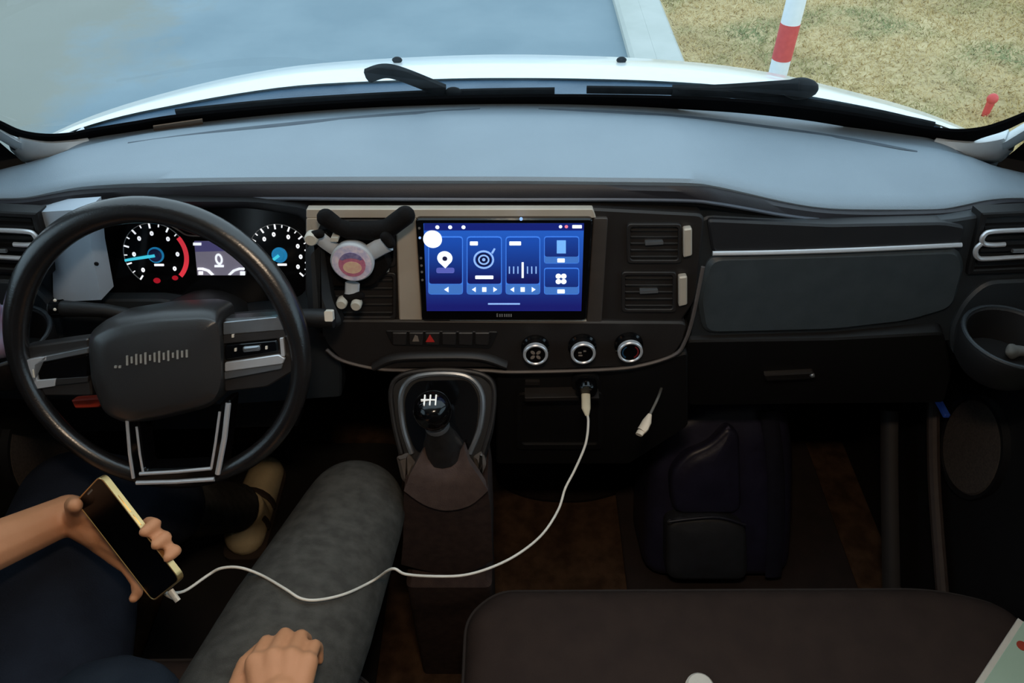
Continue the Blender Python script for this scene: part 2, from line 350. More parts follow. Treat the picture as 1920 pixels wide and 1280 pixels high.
# doors: lower panel, window, frame
for sgn, k in ((-1, 1), (1, 2)):
    fr = Frame((sgn*XW, 0, 0), (0, -sgn, 0), (0, 0, 1))   # N points into the cab
    fx = lambda y: -sgn*y
    d = thing('door_%d' % k, (sgn*XW, 0.3, 0), None, None); d['kind'] = 'structure'
    MB().prism(fr, rounded([(fx(-0.62), 0.0), (fx(1.46), 0.0), (fx(1.46), 0.60), (fx(1.22), 0.82), (fx(1.0), 0.97), (fx(-0.62), 0.99)], 0.01), -0.05, 0.0, 0.004).obj('door_panel', 'black', d)
    MB().prism(fr, rounded([(fx(-0.35), 0.52), (fx(0.62), 0.56), (fx(0.66), 0.64), (fx(-0.35), 0.62)], 0.02), 0.0, 0.055, 0.01).obj('armrest', 'black', d)
    MB().prism(fr, rounded([(fx(-0.35), 0.12), (fx(0.55), 0.12), (fx(0.55), 0.3), (fx(-0.35), 0.3)], 0.03), 0.0, 0.05, 0.008).obj('door_pocket', 'black', d)
    cs = PX(1830, 838, XW-0.0) if sgn > 0 else Vector((-XW, 0.86, 0.47))
    MB().prism(fr, circ(fx(cs.y), cs.z, 0.085, 32, 0.1), 0.0, 0.012, 0.004).obj('speaker_grille', mat('speaker_cloth', S(58, 50, 45), S(74, 64, 57), rough=0.9, scale=260), d, label='oval speaker grille low on the door')
    MB().ring(fr, circ(fx(cs.y), cs.z, 0.092, 32, 0.108), circ(fx(cs.y), cs.z, 0.086, 32, 0.1), 0.0, 0.014).obj('speaker_rim', 'black', d)
    MB().ring(fr, [(fx(-0.5), 0.97), (fx(1.0), 0.97), (fx(0.44), 1.8), (fx(-0.5), 1.8)], [(fx(-0.44), 1.03), (fx(0.9), 1.03), (fx(0.4), 1.72), (fx(-0.44), 1.72)], -0.05, 0.0).obj('window_frame', 'black', d)
    MB().prism(fr, [(fx(-0.45), 1.02), (fx(0.92), 1.02), (fx(0.41), 1.73), (fx(-0.45), 1.73)], -0.03, -0.026).obj('window_%d' % (k+1), 'sideglass', kind='structure')
    # A pillar trim following the windscreen's edge
    px = (lambda a: a) if sgn < 0 else (lambda a: 1920-a)
    A = [ws_px(px(a), b)+Vector((0, -0.012, -0.008)) for a, b in ((168, 246), (135, 250), (90, 252), (40, 243), (0, 226))]
    B = [PX(px(a), b, sgn*xx) for a, b, xx in ((165, 254, 0.675), (110, 288, 0.72), (52, 306, 0.775), (20, 282, 0.795), (-8, 258, 0.81))]
    e = A[-1]; e2 = B[-1]; top = Vector((sgn*0.80, 0.46, 1.80))
    A += [e.lerp(top, 0.5), top]; B += [e2.lerp(top+Vector((sgn*0.07, -0.02, 0)), 0.5), top+Vector((sgn*0.07, -0.02, 0))]
    rows = [A, [a.lerp(b, 0.33)+Vector((-sgn*0.008, -0.012, 0)) for a, b in zip(A, B)], [a.lerp(b, 0.66)+Vector((-sgn*0.008, -0.012, 0)) for a, b in zip(A, B)], B]
    MB().grid([cr(r, 4) for r in rows], thick=(sgn*0.02, 0.03, 0)).obj('trim_%d' % k, 'pillar', kind='structure', angle=60)
    # dark corner panel between pillar foot, dash end and door
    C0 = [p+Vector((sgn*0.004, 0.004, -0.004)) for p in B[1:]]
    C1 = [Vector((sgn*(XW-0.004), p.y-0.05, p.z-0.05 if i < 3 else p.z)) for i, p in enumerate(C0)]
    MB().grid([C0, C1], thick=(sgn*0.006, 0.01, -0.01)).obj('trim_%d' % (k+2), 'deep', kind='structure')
    # sill seal
    s0 = [PX(px(a), b, sgn*0.845) for a, b in ((1755 if sgn > 0 else 165, 745), (1758 if sgn > 0 else 162, 900), (1772 if sgn > 0 else 148, 1110))] if sgn > 0 else None
    if s0:
        s0 = [PX(a, b, 0.85) for a, b in ((1750, 740), (1752, 900), (1768, 1120))]
        MB().tube(cr(s0, 5), 0.012, 10).obj('trim_5', mat('seal_rubber', S(60, 50, 46), S(66, 55, 50), rough=0.6), kind='structure')
        s1 = [PX(a, b, 0.80) for a, b in ((1668, 770), (1668, 900), (1672, 1120))]
        MB().tube(cr(s1, 5), [(0.008, 0.018)]*11, 10).obj('trim_6', mat('sill_plastic', S(32, 27, 25), S(36, 30, 28), rough=0.6), kind='structure')

# frit band along the glass bottom, with the rounded corners
def frit(px_top, px_bot):
    rt = [ws_px(a, b)+Vector((0, -0.003, -0.003)) for a, b in px_top]; rb = [ws_px(a, b)+Vector((0, -0.003, -0.003)) for a, b in px_bot]
    return MB().grid([cr(rt, 5), cr(rb, 5)], thick=(0, -0.004, -0.003))
ft = [(-40, 205), (0, 220), (40, 238), (85, 245), (130, 243), (165, 236), (250, 222), (350, 207), (560, 188), (760, 177), (960, 172), (1150, 172), (1350, 178), (1500, 192), (1620, 209), (1720, 228), (1790, 236), (1840, 232), (1880, 220), (1920, 204), (1960, 188)]
fb = [(-40, 213), (0, 232), (40, 248), (85, 256), (130, 258), (165, 258), (250, 240), (350, 223), (560, 202), (760, 192), (960, 188), (1150, 190), (1350, 199), (1500, 214), (1620, 234), (1720, 257), (1780, 270), (1840, 248), (1880, 235), (1920, 216), (1960, 198)]
frit(ft, fb).obj('trim_7', mat('black_frit', S(5, 5, 6), S(6, 6, 8), rough=0.9, spec=0.05), kind='structure')
# brownish sticker at the bottom left of the glass
st = [ws_px(a, b)+Vector((0, -0.012, -0.01)) for a, b in ((288, 219), (380, 206), (382, 220), (290, 234))]
MB().grid([[st[0], st[1]], [st[3], st[2]]], thick=(0, 0.0015, 0.001)).obj('windscreen_sticker', mat('sticker_tan', S(112, 92, 76), S(122, 102, 86), rough=0.7), label='small tan sticker at the bottom left edge of the windscreen', cat='sticker')

# hood
hs = [(90, 262, .93), (150, 234, .93), (230, 205, .928), (330, 176, .925), (440, 150, .92), (560, 130, .913), (700, 119, .905), (850, 113, .9), (960, 112, .898), (1080, 113, .9), (1220, 118, .905), (1360, 130, .913), (1480, 150, .92), (1590, 177, .925), (1690, 204, .928), (1765, 230, .93), (1830, 258, .93)]
crest = [PZ(a, b, z) for a, b, z in hs]
dl = [2, 6, 12, 20, 26, 30, 33, 34, 34, 34, 33, 30, 24, 16, 10, 5, 2]
rear = [PZ(a, b+d_, z+0.002+0.0009*d_) for (a, b, z), d_ in zip(hs, dl)]
rows = [rear, [a.lerp(b, 0.5)+Vector((0, 0, 0.004)) for a, b in zip(rear, crest)], crest]
for dy, dz in ((0.10, -0.03), (0.25, -0.11), (0.36, -0.26), (0.40, -0.5), (0.40, -0.95)):
    rows.append([Vector((p.x*(1.05), p.y+dy*(1-0.25*abs(p.x)), p.z+dz)) for p in crest])
hood = thing('van_hood', (0, 1.6, GZ+0.15), 'white painted van hood ahead of the windscreen', 'hood')
MB().grid([cr(r, 3) for r in rows]).obj('panel', 'paint', hood, recalc=False, angle=60)
for a in (745, 1165):
    p = PZ(a, 116, 0.905); MB().ball(p+Vector((0, 0, 0.004)), 0.007, 10, 6, sx=1.6).obj('washer_nozzle', 'rubber', hood)
# cowl between glass and hood, a reflection painted into its blue-grey colour
rc_ = cr(rear, 3)
cw0 = [p+Vector((0, 0.006, -0.006)) for p in rc_]; cw2 = []
for p in rc_:
    x = p.x*0.965; cw2.append(Vector((x, 1.195-0.265*x*x+0.02, 0.965)))
cw1 = [a.lerp(b, 0.5)+Vector((0, 0, -0.012)) for a, b in zip(cw0, cw2)]
MB().grid([cw0, cw1, cw2], thick=(0, 0, -0.03)).obj('trim_8', 'cowl', kind='structure')
# wipers
def wiper(label, blade, arm, pivot, hump):
    bl = cr(blade, 5); t = thing('wiper', pivot, label, 'wiper', 'windscreen wipers')
    MB().tube(bl, [(0.007, 0.004)]*len(bl), 8, flat=(0, 0, 1)).obj('blade', 'rubber', t)
    a = cr(arm, 5); MB().tube(a, [(0.012, 0.009)]*len(a), 8, flat=(0, 0, 1)).obj('arm', 'rubber', t)
    MB().ball(pivot, hump, 14, 8, sx=1.4, sy=0.8, sz=0.8).obj('pivot_cap', 'rubber', t)
def wo(a, b, dy=0.03): return ws_px(a, b)+ray(a, b).normalized()*dy*1.2
wiper('black wiper with the raised pivot, lying along the right half of the glass', [wo(1100, 168), wo(1300, 172), wo(1450, 184), wo(1600, 206), wo(1700, 225), wo(1750, 236)],
      [wo(1500, 162, .05), wo(1440, 166, .05), wo(1340, 172, .04), wo(1260, 172, .03)], wo(1500, 166, .055), 0.021)
wiper('black wiper lying along the left half of the glass', [wo(330, 212), wo(480, 196), wo(600, 187), wo(760, 178), wo(900, 173), wo(1040, 171)],
      [wo(690, 142, .07), wo(720, 133, .07), wo(755, 140, .06), wo(830, 170, .04)], wo(850, 172, .03), 0.010)

# ================================================================== DASHBOARD
dash = thing('dashboard', (0, 0.95, 0.3), 'dark plastic van dashboard with a pale blue-grey top under the windscreen', 'dashboard')
lip = [(-120, 366, 1.0), (-50, 365, 1.0), (0, 364, 1.0), (50, 362, 1.003), (100, 352, 1.012), (150, 343, 1.02), (230, 337, 1.03), (340, 334, 1.038), (500, 332, 1.04), (700, 331, 1.04), (960, 331, 1.04), (1150, 333, 1.04), (1290, 335, 1.04), (1340, 341, 1.033), (1400, 354, 1.02), (1460, 368, 1.006), (1520, 379, .995), (1580, 384, .99), (1680, 385, .988), (1760, 384, .988), (1800, 378, .992), (1840, 369, .998), (1880, 364, 1.0), (1920, 363, 1.0), (2030, 363, 1.0)]
lipw = [PZ(a, b, z) for a, b, z in lip]
far = [(-120, 350), (-40, 330), (0, 318), (55, 304), (90, 292), (120, 280), (165, 258), (250, 238), (380, 217), (600, 198), (800, 190), (960, 188), (1120, 189), (1320, 196), (1480, 210), (1600, 228), (1690, 245), (1760, 265), (1800, 283), (1830, 298), (1860, 310), (1885, 316), (1905, 320), (1935, 328), (2040, 350)]
farw = [PZ(a, b, 0.992 if 165 <= a <= 1760 else 0.975) for a, b in far]
n_lip = cr(lipw, 5)
# resample far curve by x of lip
def by_x(curve, x):
    for p, q2 in zip(curve, curve[1:]):
        if p.x <= x <= q2.x or q2 is curve[-1] or (x < p.x and p is curve[0]):
            t = (x-p.x)/(q2.x-p.x); return p.lerp(q2, t)
farc = cr(farw, 5)
rows = []
K = 10
ends = []
for i, p in enumerate(n_lip):
    f = i/(len(n_lip)-1); x0, x1 = farc[0].x, farc[-1].x
    ends.append(by_x(farc, max(x0, min(x1, p.x*0.985))))
for k in range(K+1):
    t = k/K
    r_ = []
    for p, q2 in zip(n_lip, ends):
        v = p.lerp(q2, t); bulge = math.sin(math.pi*min(1, t*1.0))*0.006
        if 0.72 < t < 0.95: bulge += -0.005*math.exp(-((t-0.82)/0.05)**2)
        v = v+Vector((0, 0, bulge)); r_.append(v)
    rows.append(r_)
# rounded rear edge + underside lip
edge1 = [p+Vector((0, -0.004, -0.004)) for p in n_lip]
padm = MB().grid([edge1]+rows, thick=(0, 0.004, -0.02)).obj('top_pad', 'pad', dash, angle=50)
from mathutils.bvhtree import BVHTree
padbv = BVHTree.FromPolygons([v.co+padm.location+dash.location for v in padm.data.vertices], [tuple(p.vertices) for p in padm.data.polygons])
# thin step line (defroster groove) on the pad
for pts in ([(240, 268), (420, 246), (600, 228), (780, 212), (900, 204)], [(1010, 204), (1160, 211), (1300, 222), (1460, 242), (1600, 262), (1720, 284)]):
    gpts = []
    for a, b in pts:
        # drop on pad by bisecting depth against the pad surface (approximate plane z)
        h_ = padbv.ray_cast(CAM, ray(a, b).normalized()); gpts.append(h_[0])
    gp_ = cr(gpts, 6); wd = [(0.0008, 0.002+0.006*math.sin(math.pi*i/(len(gp_)-1))) for i in range(len(gp_))]
    MB().tube(gp_, wd, 8, flat=(0, 0, 1)).obj('defroster_slot', mat('slot_dark', S(72, 84, 96), S(78, 90, 100), rough=0.7), dash)
# band under the pad edge
low = [(-120, 398), (-50, 396), (0, 393), (60, 390), (130, 380), (200, 376), (300, 374), (500, 372), (700, 373), (960, 374), (1150, 374), (1290, 376), (1340, 381), (1400, 391), (1460, 402), (1520, 410), (1580, 414), (1680, 415), (1763, 411), (1800, 406), (1830, 400), (1860, 393), (1890, 389), (1920, 388), (2030, 388)]
lowc = []
for (a, b), L_ in zip(low, lipw):
    lowc.append(PY(a, b, L_.y-0.012))
lw = cr(lowc, 5)
MB().grid([[p+Vector((0, 0.004, -0.004)) for p in n_lip], [p.lerp(q2, 0.5)+Vector((0, -0.004, 0)) for p, q2 in zip(n_lip, lw)], lw], thick=(0, 0.02, 0)).obj('lip_band', 'lip', dash, angle=50)
MB().tube(lw, 0.0026, 6).obj('lip_seam', mat('seam_grey', S(84, 92, 104), S(90, 98, 110), rough=0.4), dash)
under = [p+Vector((0, 0.05, -0.012)) for p in lw]
MB().grid([[p+Vector((0, 0.001, -0.001)) for p in lw], [p+Vector((0, 0.006, -0.012)) for p in lw], under], thick=(0, 0.01, 0.004)).obj('lip_underside', 'deep', dash)

# fascia frame: plane tilted 9 degrees
T9 = R(9)
F = Frame((0, 0.833, 0.916), (1, 0, 0), (0, math.sin(T9), math.cos(T9)))
def fp(pts, n=0): return F.pxs(pts, n)
def panel(name, pts, n0, n1, m, r=0.006, bev=0.003, parent=None, label=None, fr=None):
    fr = fr or F
    return MB().prism(fr, rounded(fr.pxs(pts, n1), r), n0, n1, bev).obj(name, m, parent or dash, label=label)
# carcass: unseen box behind the fascia, added to keep light from leaking
MB().box((0, 0.995, 0.775), (1.72, 0.11, 0.31)).obj('carcass', 'deep', dash)
# left side panel (between outer vent and cluster), pale
panel('side_panel', [(-130, 392), (96, 392), (100, 566), (-130, 566)], -0.05, -0.024, 'fascia')
sp0 = [F.p(*F.px(a, b, n), n) for a, b, n in ((66, 398, -0.022), (98, 470, -0.022), (100, 566, -0.022))]; sp1 = [F.p(*F.px(a, b, n), n) for a, b, n in ((164, 392, 0.02), (172, 470, 0.02), (190, 562, 0.02))]
MB().grid([sp0, [a.lerp(b, 0.5) for a, b in zip(sp0, sp1)], sp1], thick=(0.006, 0.03, 0)).obj('binnacle_side', 'bluegrey', dash)
MB().tube([sp1[1]+Vector((0.0, -0.002, -0.02)), sp1[1]+Vector((0.0, -0.004, -0.02))], 0.003, 8).obj('trim_screw', 'deep', dash)
panel('lower_panel', [(-130, 562), (300, 562), (600, 600), (640, 690), (640, 745), (420, 760), (-130, 745)], -0.06, -0.02, 'fascia')
panel('knee_panel', [(-130, 740), (420, 755), (560, 740), (560, 800), (-130, 820)], -0.09, -0.05, 'black')
# passenger side
panel('passenger_panel', [(1312, 404), (1560, 418), (1780, 414), (1850, 402), (2060, 395), (2060, 640), (1780, 640), (1560, 652), (1290, 656)], -0.05, -0.014, 'fascia', r=0.02)
panel('upper_passenger_strip', [(1326, 412), (1560, 422), (1770, 418), (1812, 425), (1800, 460), (1560, 468), (1336, 474)], -0.03, -0.006, mat('strip_dark', S(30, 31, 34), S(34, 35, 38), rough=0.5), r=0.008)
cpts = [F.p(*F.px(a, b, -0.004), -0.004) for a, b in ((1336, 475), (1450, 473), (1580, 469), (1700, 464), (1803, 459))]
MB().tube(cr(cpts, 4), [(0.0035, 0.0025)]*17, 8).obj('chrome_strip', 'chrome', dash, label='thin chrome strip across the passenger panel')
panel('passenger_pad', [(1330, 482), (1560, 476), (1800, 468), (1812, 500), (1790, 580), (1700, 606), (1560, 622), (1320, 628), (1308, 560)], -0.03, -0.004, mat('pad_dark', S(56, 64, 69), S(62, 70, 75), rough=0.45, bump=0.1, bscale=800), r=0.02, bev=0.006)
# glove box under it
GF = Frame((0, 0.838, 0.72), (1, 0, 0), (0, -0.28, 1))
gb = panel('glovebox_door', [(1285, 640), (1560, 636), (1770, 625), (1785, 700), (1770, 755), (1290, 760)], -0.05, 0.0, 'black', fr=GF, r=0.012)
MB().prism(GF, rounded(GF.pxs([(1432, 702), (1525, 697), (1530, 708), (1436, 713)], 0.006), 0.003), 0.0, 0.008, 0.002).obj('handle', 'stack', gb)
MB().ball(GF.p(*GF.px(1523, 703, 0.008), 0.008), 0.0045, 8, 6).obj('handle_tip', 'dchrome', gb)

# ---- air vents
def outer_vent(sgn):
    v = thing('air_vent', F.p(sgn*0.73, 0.0, 0), None, None); v.parent = dash; v.location = v.location-dash.location
    mx = (lambda a: a) if sgn > 0 else (lambda a: 1910-a)
    o_ = [(mx(a), b) for a, b in ((1842, 400), (2010, 392), (2010, 508), (1816, 516), (1818, 500))]
    i_ = [(mx(a), b) for a, b in ((1852, 410), (2000, 402), (2000, 498), (1828, 506), (1829, 496))]
    MB().ring(F, F.pxs(o_, -0.004), F.pxs(i_, -0.004), -0.03, -0.004, 0.002).obj('vent_frame', 'black', v)
    MB().prism(F, F.pxs(i_, -0.018), -0.03, -0.018).obj('vent_back', 'deep', v)
    for b in (424, 444, 466, 488):
        MB().prism(F, F.pxs([(mx(1850-(b-410)*0.22), b), (mx(2000), b-5), (mx(2000), b+1), (mx(1850-(b-410)*0.22), b+6)], -0.005), -0.02, -0.005).obj('slat', 'black', v)
    tr = lambda pts, r: MB().tube(cr([F.p(*F.px(mx(a), b, 0.002), 0.002) for a, b in pts], 5), r, 8)
    tr([(2000, 427), (1920, 431), (1860, 434), (1846, 440), (1841, 450), (1846, 457), (1862, 459), (1884, 458)], 0.0034).obj('chrome_trim', 'chrome', v)
    tr([(1841, 456), (1832, 464), (1829, 474), (1834, 483), (1850, 485), (1920, 481), (2000, 477)], 0.0034).obj('chrome_trim', 'chrome', v)
    tr([(1898, 470), (1930, 469), (1990, 466)], 0.003).obj('tab', 'dchrome', v)
outer_vent(1); outer_vent(-1)

def centre_vent(x0, x1, y0, y1, tabx, ns=5, tab=True):
    c = F.p(*F.px((x0+x1)/2, (y0+y1)/2))
    v = thing('air_vent', c-dash.location, None, None); v.parent = dash
    MB().ring(F, rounded(F.pxs([(x0-6, y0-6), (x1+6, y0-6), (x1+6, y1+6), (x0-6, y1+6)], .002), 0.006), rounded(F.pxs([(x0, y0), (x1, y0), (x1, y1), (x0, y1)], .002), 0.005), -0.02, 0.002, 0.001).obj('vent_frame', 'stack', v)
    MB().prism(F, F.pxs([(x0, y0), (x1, y0), (x1, y1), (x0, y1)], -0.016), -0.02, -0.016).obj('vent_back', 'deep', v)
    for i in range(ns):
        y = y0+(y1-y0)*(i+0.6)/ns
        MB().prism(F, F.pxs([(x0, y-3), (x1, y-3), (x1, y+2), (x0, y+2)], -0.002), -0.016, -0.002, 0.001).obj('slat', 'black', v)
    a = (y0+y1)/2
    if tab:
        MB().prism(F, rounded(F.pxs([(x0+28, a-3), (x0+62, a-4), (x0+62, a+1), (x0+28, a+3)], .004), .001), -0.004, 0.004).obj('slider', 'dchrome', v)
        MB().prism(F, rounded(F.pxs([(tabx-9, y0+4), (tabx+7, y0+2), (tabx+7, y1-8), (tabx-9, y1-4)], .006), 0.003), -0.01, 0.006, 0.002).obj('thumb_wheel', 'silver', v)
    return v

# ---- centre stack
panel('stack_panel', [(572, 391), (1108, 391), (1322, 402), (1306, 560), (1272, 612), (1200, 625), (640, 612), (572, 560)], -0.03, -0.004, 'stack', r=0.012)
# champagne trim: top strip, pillar between vent and screen, bottom strip
panel('trim_strip', [(574, 392), (1112, 392), (1118, 409), (574, 409)], -0.01, 0.002, 'silver', r=0.002, bev=0.001)
panel('trim_pillar', [(742, 409), (780, 409), (792, 601), (748, 601)], -0.01, 0.004, 'silver', r=0.003, bev=0.002)
panel('trim_pillar', [(574, 409), (602, 409), (600, 470), (574, 440)], -0.01, 0.002, 'silver', r=0.003, bev=0.001)
panel('trim_strip', [(640, 600), (1100, 600), (1100, 609), (640, 609)], -0.01, 0.002, 'silver', r=0.002, bev=0.001)
panel('trim_pillar', [(1113, 409), (1140, 409), (1128, 606), (1100, 606)], -0.01, 0.002, mat('taupe_trim', S(62, 57, 54), S(68, 62, 58), rough=0.5), r=0.003, bev=0.001)
centre_vent(1182, 1272, 426, 488, 1291); centre_vent(1172, 1262, 516, 580, 1282)
centre_vent(612, 736, 418, 494, 728, tab=False); centre_vent(612, 736, 518, 594, 728, ns=5, tab=False)
MB().prism(F, rounded(F.pxs([(706, 500), (729, 499), (729, 512), (706, 513)], .008), 0.002), 0, 0.008, 0.002).obj('thumb_wheel', 'silver', dash)
# control panel with buttons and knobs
panel('control_panel', [(606, 600), (1290, 604), (1282, 640), (1262, 668), (1180, 688), (960, 697), (930, 690), (700, 692), (640, 676), (606, 640)], -0.04, 0.004, 'stack', r=0.012)
rimp = [F.p(*F.px(a, b, 0.004), 0.004) for a, b in ((612, 655), (640, 675), (700, 690), (760, 694), (900, 694), (960, 697), (1100, 694), (1190, 687), (1262, 666), (1284, 640), (1300, 590), (1318, 500))]
MB().tube(cr(rimp, 5), 0.003, 6).obj('edge_line', mat('edge_grey', S(86, 80, 78), S(92, 86, 84), rough=0.35), dash)
bs = [(722, 620), (934, 622), (920, 654), (736, 648)]
MB().prism(F, rounded(F.pxs(bs, .006), .004), 0.0, 0.006, 0.001).obj('button_strip', 'black', dash)
strip = [o for o in dash.children if o.name.startswith('button_strip')][0]
for i in range(6):
    a = 735+i*31; MB().prism(F, rounded(F.pxs([(a, 624), (a+28, 624), (a+26, 648), (a+1, 647)], .010), .002), 0.004, 0.010, 0.0015).obj('button', 'stack', strip)
MB().prism(F, F.pxs([(798, 641), (815, 641), (806, 627)], .0105), 0.009, 0.0106).obj('hazard_mark', glow('hazard_red', S(150, 34, 30), 0.25), strip, label='red hazard triangle mark')
MB().prism(F, F.pxs([(773, 640), (786, 640), (783, 630), (778, 628)], .0105), 0.009, 0.0106).obj('button_mark', mat('mark_grey', S(120, 110, 100), S(130, 118, 108)), strip)
for i, (a, b) in enumerate(((1004, 661), (1093, 659), (1181, 656))):
    u, v = F.px(a, b, 0.02); fr = F.at(u, v, 0.004)
    k = thing('climate_knob', fr.O-dash.location, None, None); k.parent = dash
    MB().lathe(fr, [(0.0215, 0), (0.0215, 0.004), (0.0185, 0.006), (0.0175, 0.02), (0.016, 0.0215), (0.001, 0.0215)], 32).obj('knob_body', 'gloss', k)
    MB().ring(fr, circ(0, 0, 0.0185, 32), circ(0, 0, 0.0145, 32), 0.016, 0.0235, 0.0012).obj('chrome_ring', 'chrome', k)
    mk = MB()
    if i == 0:
        for j in range(4):
            g_ = math.pi/4+j*math.pi/2; mk.prism(fr, [(0.006*math.cos(g_)+x*math.cos(g_)-y*math.sin(g_), 0.006*math.sin(g_)+x*math.sin(g_)+y*math.cos(g_)) for x, y in circ(0, 0, 0.004, 10, 0.0026)], 0.0205, 0.0222)
        mk.obj('fan_mark', mat('mark_grey', S(1, 1, 1)), k)
    elif i == 1:
        for x, y, w_ in ((-0.005, 0.002, .005), (-0.004, -0.003, .006), (0.002, 0.005, .004)): mk.prism(fr, rrect(x, y, w_, 0.0022, .0005, 2), 0.0205, 0.0222)
        mk.obj('airflow_mark', mat('mark_grey', S(1, 1, 1)), k)
    else:
        for s_, nm, c in ((-1, 'cold_mark', S(30, 70, 100)), (1, 'warm_mark', S(120, 30, 34))):
            arc = [(0.0125*math.cos(t)*s_, 0.0125*math.sin(t)) for t in [(-1.0+2.0*j/8) for j in range(9)]]+[(0.0105*math.cos(t)*s_, 0.0105*math.sin(t)) for t in [(1.0-2.0*j/8) for j in range(9)]]
            MB().prism(fr, arc, 0.0205, 0.0222).obj(nm, mat(nm, c, c, rough=0.4), k)
# lower centre: cubby
CF = Frame((0, 0.80, 0.70), (1, 0, 0), (0, -0.12, 1))
panel('lower_centre_panel', [(930, 700), (1180, 694), (1290, 660), (1290, 800), (1180, 870), (930, 870)], -0.05, -0.02, 'deep', fr=CF, r=0.01)
MB().prism(CF, CF.pxs([(984, 746), (1086, 744), (1086, 751), (984, 753)], 0.0), -0.03, 0.0, 0.001).obj('cubby_lip', 'stack', dash)
MB().prism(CF, CF.pxs([(985, 716), (1012, 716), (1012, 722), (985, 722)], -0.015), -0.03, -0.015).obj('port_mark', 'stack', dash)
MB().ring(CF, rounded(CF.pxs([(970, 740), (1130, 738), (1130, 842), (970, 842)], -0.015), .01), rounded(CF.pxs([(978, 752), (1122, 750), (1122, 834), (978, 834)], -0.015), .008), -0.03, -0.015).obj('cubby_frame', 'black', dash)
# cup holders at both dash ends
for sgn in (1, -1):
    mx = (lambda a: a) if sgn > 0 else (lambda a: 1900-a)
    c = PZ(mx(1898), 632, 0.86); fr = Frame((c.x, c.y, 0.86), (1, 0, 0), (0, 1, 0))
    h = thing('cup_holder', c-dash.location, None, None); h.parent = dash
    MB().lathe(fr, [(0.046, -0.06), (0.058, -0.045), (0.066, -0.004), (0.064, 0.002), (0.060, 0.002), (0.058, 0.0), (0.050, -0.05), (0.001, -0.05)], 36).obj('cup', 'black', h, recalc=False)
    MB().lathe(fr, [(0.0655, -0.001), (0.0655, 0.002), (0.062, 0.004), (0.0595, 0.002), (0.0595, -0.001)], 40).obj('cup_rim', 'fascia', h) if False else MB().tube([fr.p(0.063*math.cos(2*math.pi*i/40), 0.063*math.sin(2*math.pi*i/40), 0.002) for i in range(40)], 0.003, 8, closed=True).obj('cup_rim', 'fascia', h)
    MB().lathe(fr, [(0.049, -0.050), (0.049, -0.047), (0.001, -0.047)], 24).obj('cup_floor', 'deep', h)
    MB().prism(F, rounded(F.pxs([(mx(a), b) for a, b in ((1808, 566), (1850, 528), (2050, 520), (2050, 690), (1850, 692), (1786, 668), (1782, 620))], -0.006), 0.02), -0.04, -0.006, 0.004).obj('bracket', 'fascia', h)

# ================================================================== INSTRUMENT CLUSTER
CL = Frame((-0.42, 0.90, 0.93), (1, 0, 0), (0, math.sin(R(24)), math.cos(R(24))))
cl = thing('instrument_cluster', CL.O, 'lit instrument cluster with two round dials behind the steering wheel', 'gauge cluster')
face = rounded(CL.pxs([(185, 400), (300, 388), (470, 388), (575, 405), (592, 470), (575, 560), (420, 575), (185, 568)], 0), 0.02)
MB().prism(CL, face, -0.02, 0.0).obj('face_plate', 'gloss', cl)
outer = [(160, 392), (300, 378), (480, 378), (585, 392), (606, 470), (590, 585), (420, 600), (176, 590)]
inner = [(186, 402), (300, 390), (470, 390), (572, 406), (588, 470), (572, 556), (420, 572), (188, 566)]
ro, ri = rounded(F.pxs(outer, 0.0), 0.02), rounded(CL.pxs(inner, 0.001), 0.02)
ro = ccw(ro); ri = ccw(ri); k = len(ro)
mb = MB(); mb.add([F.p(u, v, 0.0) for u, v in ro]+[CL.p(u, v, 0.001) for u, v in ri]+[F.p(u, v, -0.03) for u, v in ro],
   [(i, (i+1) % k, k+(i+1) % k, k+i) for i in range(k)]+[(2*k+i, 2*k+(i+1) % k, (i+1) % k, i) for i in range(k)])
mb.obj('bezel', 'black', cl, recalc=False, angle=60)
W1 = glow('gauge_white', S(235, 238, 242), 1.0); RD = glow('gauge_red', S(215, 52, 66), 0.8); RDd = glow('gauge_red_dim', S(170, 24, 40), 0.6)
BL = glow('gauge_blue', S(30, 120, 170), 0.7); CY = glow('gauge_cyan', S(60, 190, 215), 0.9)
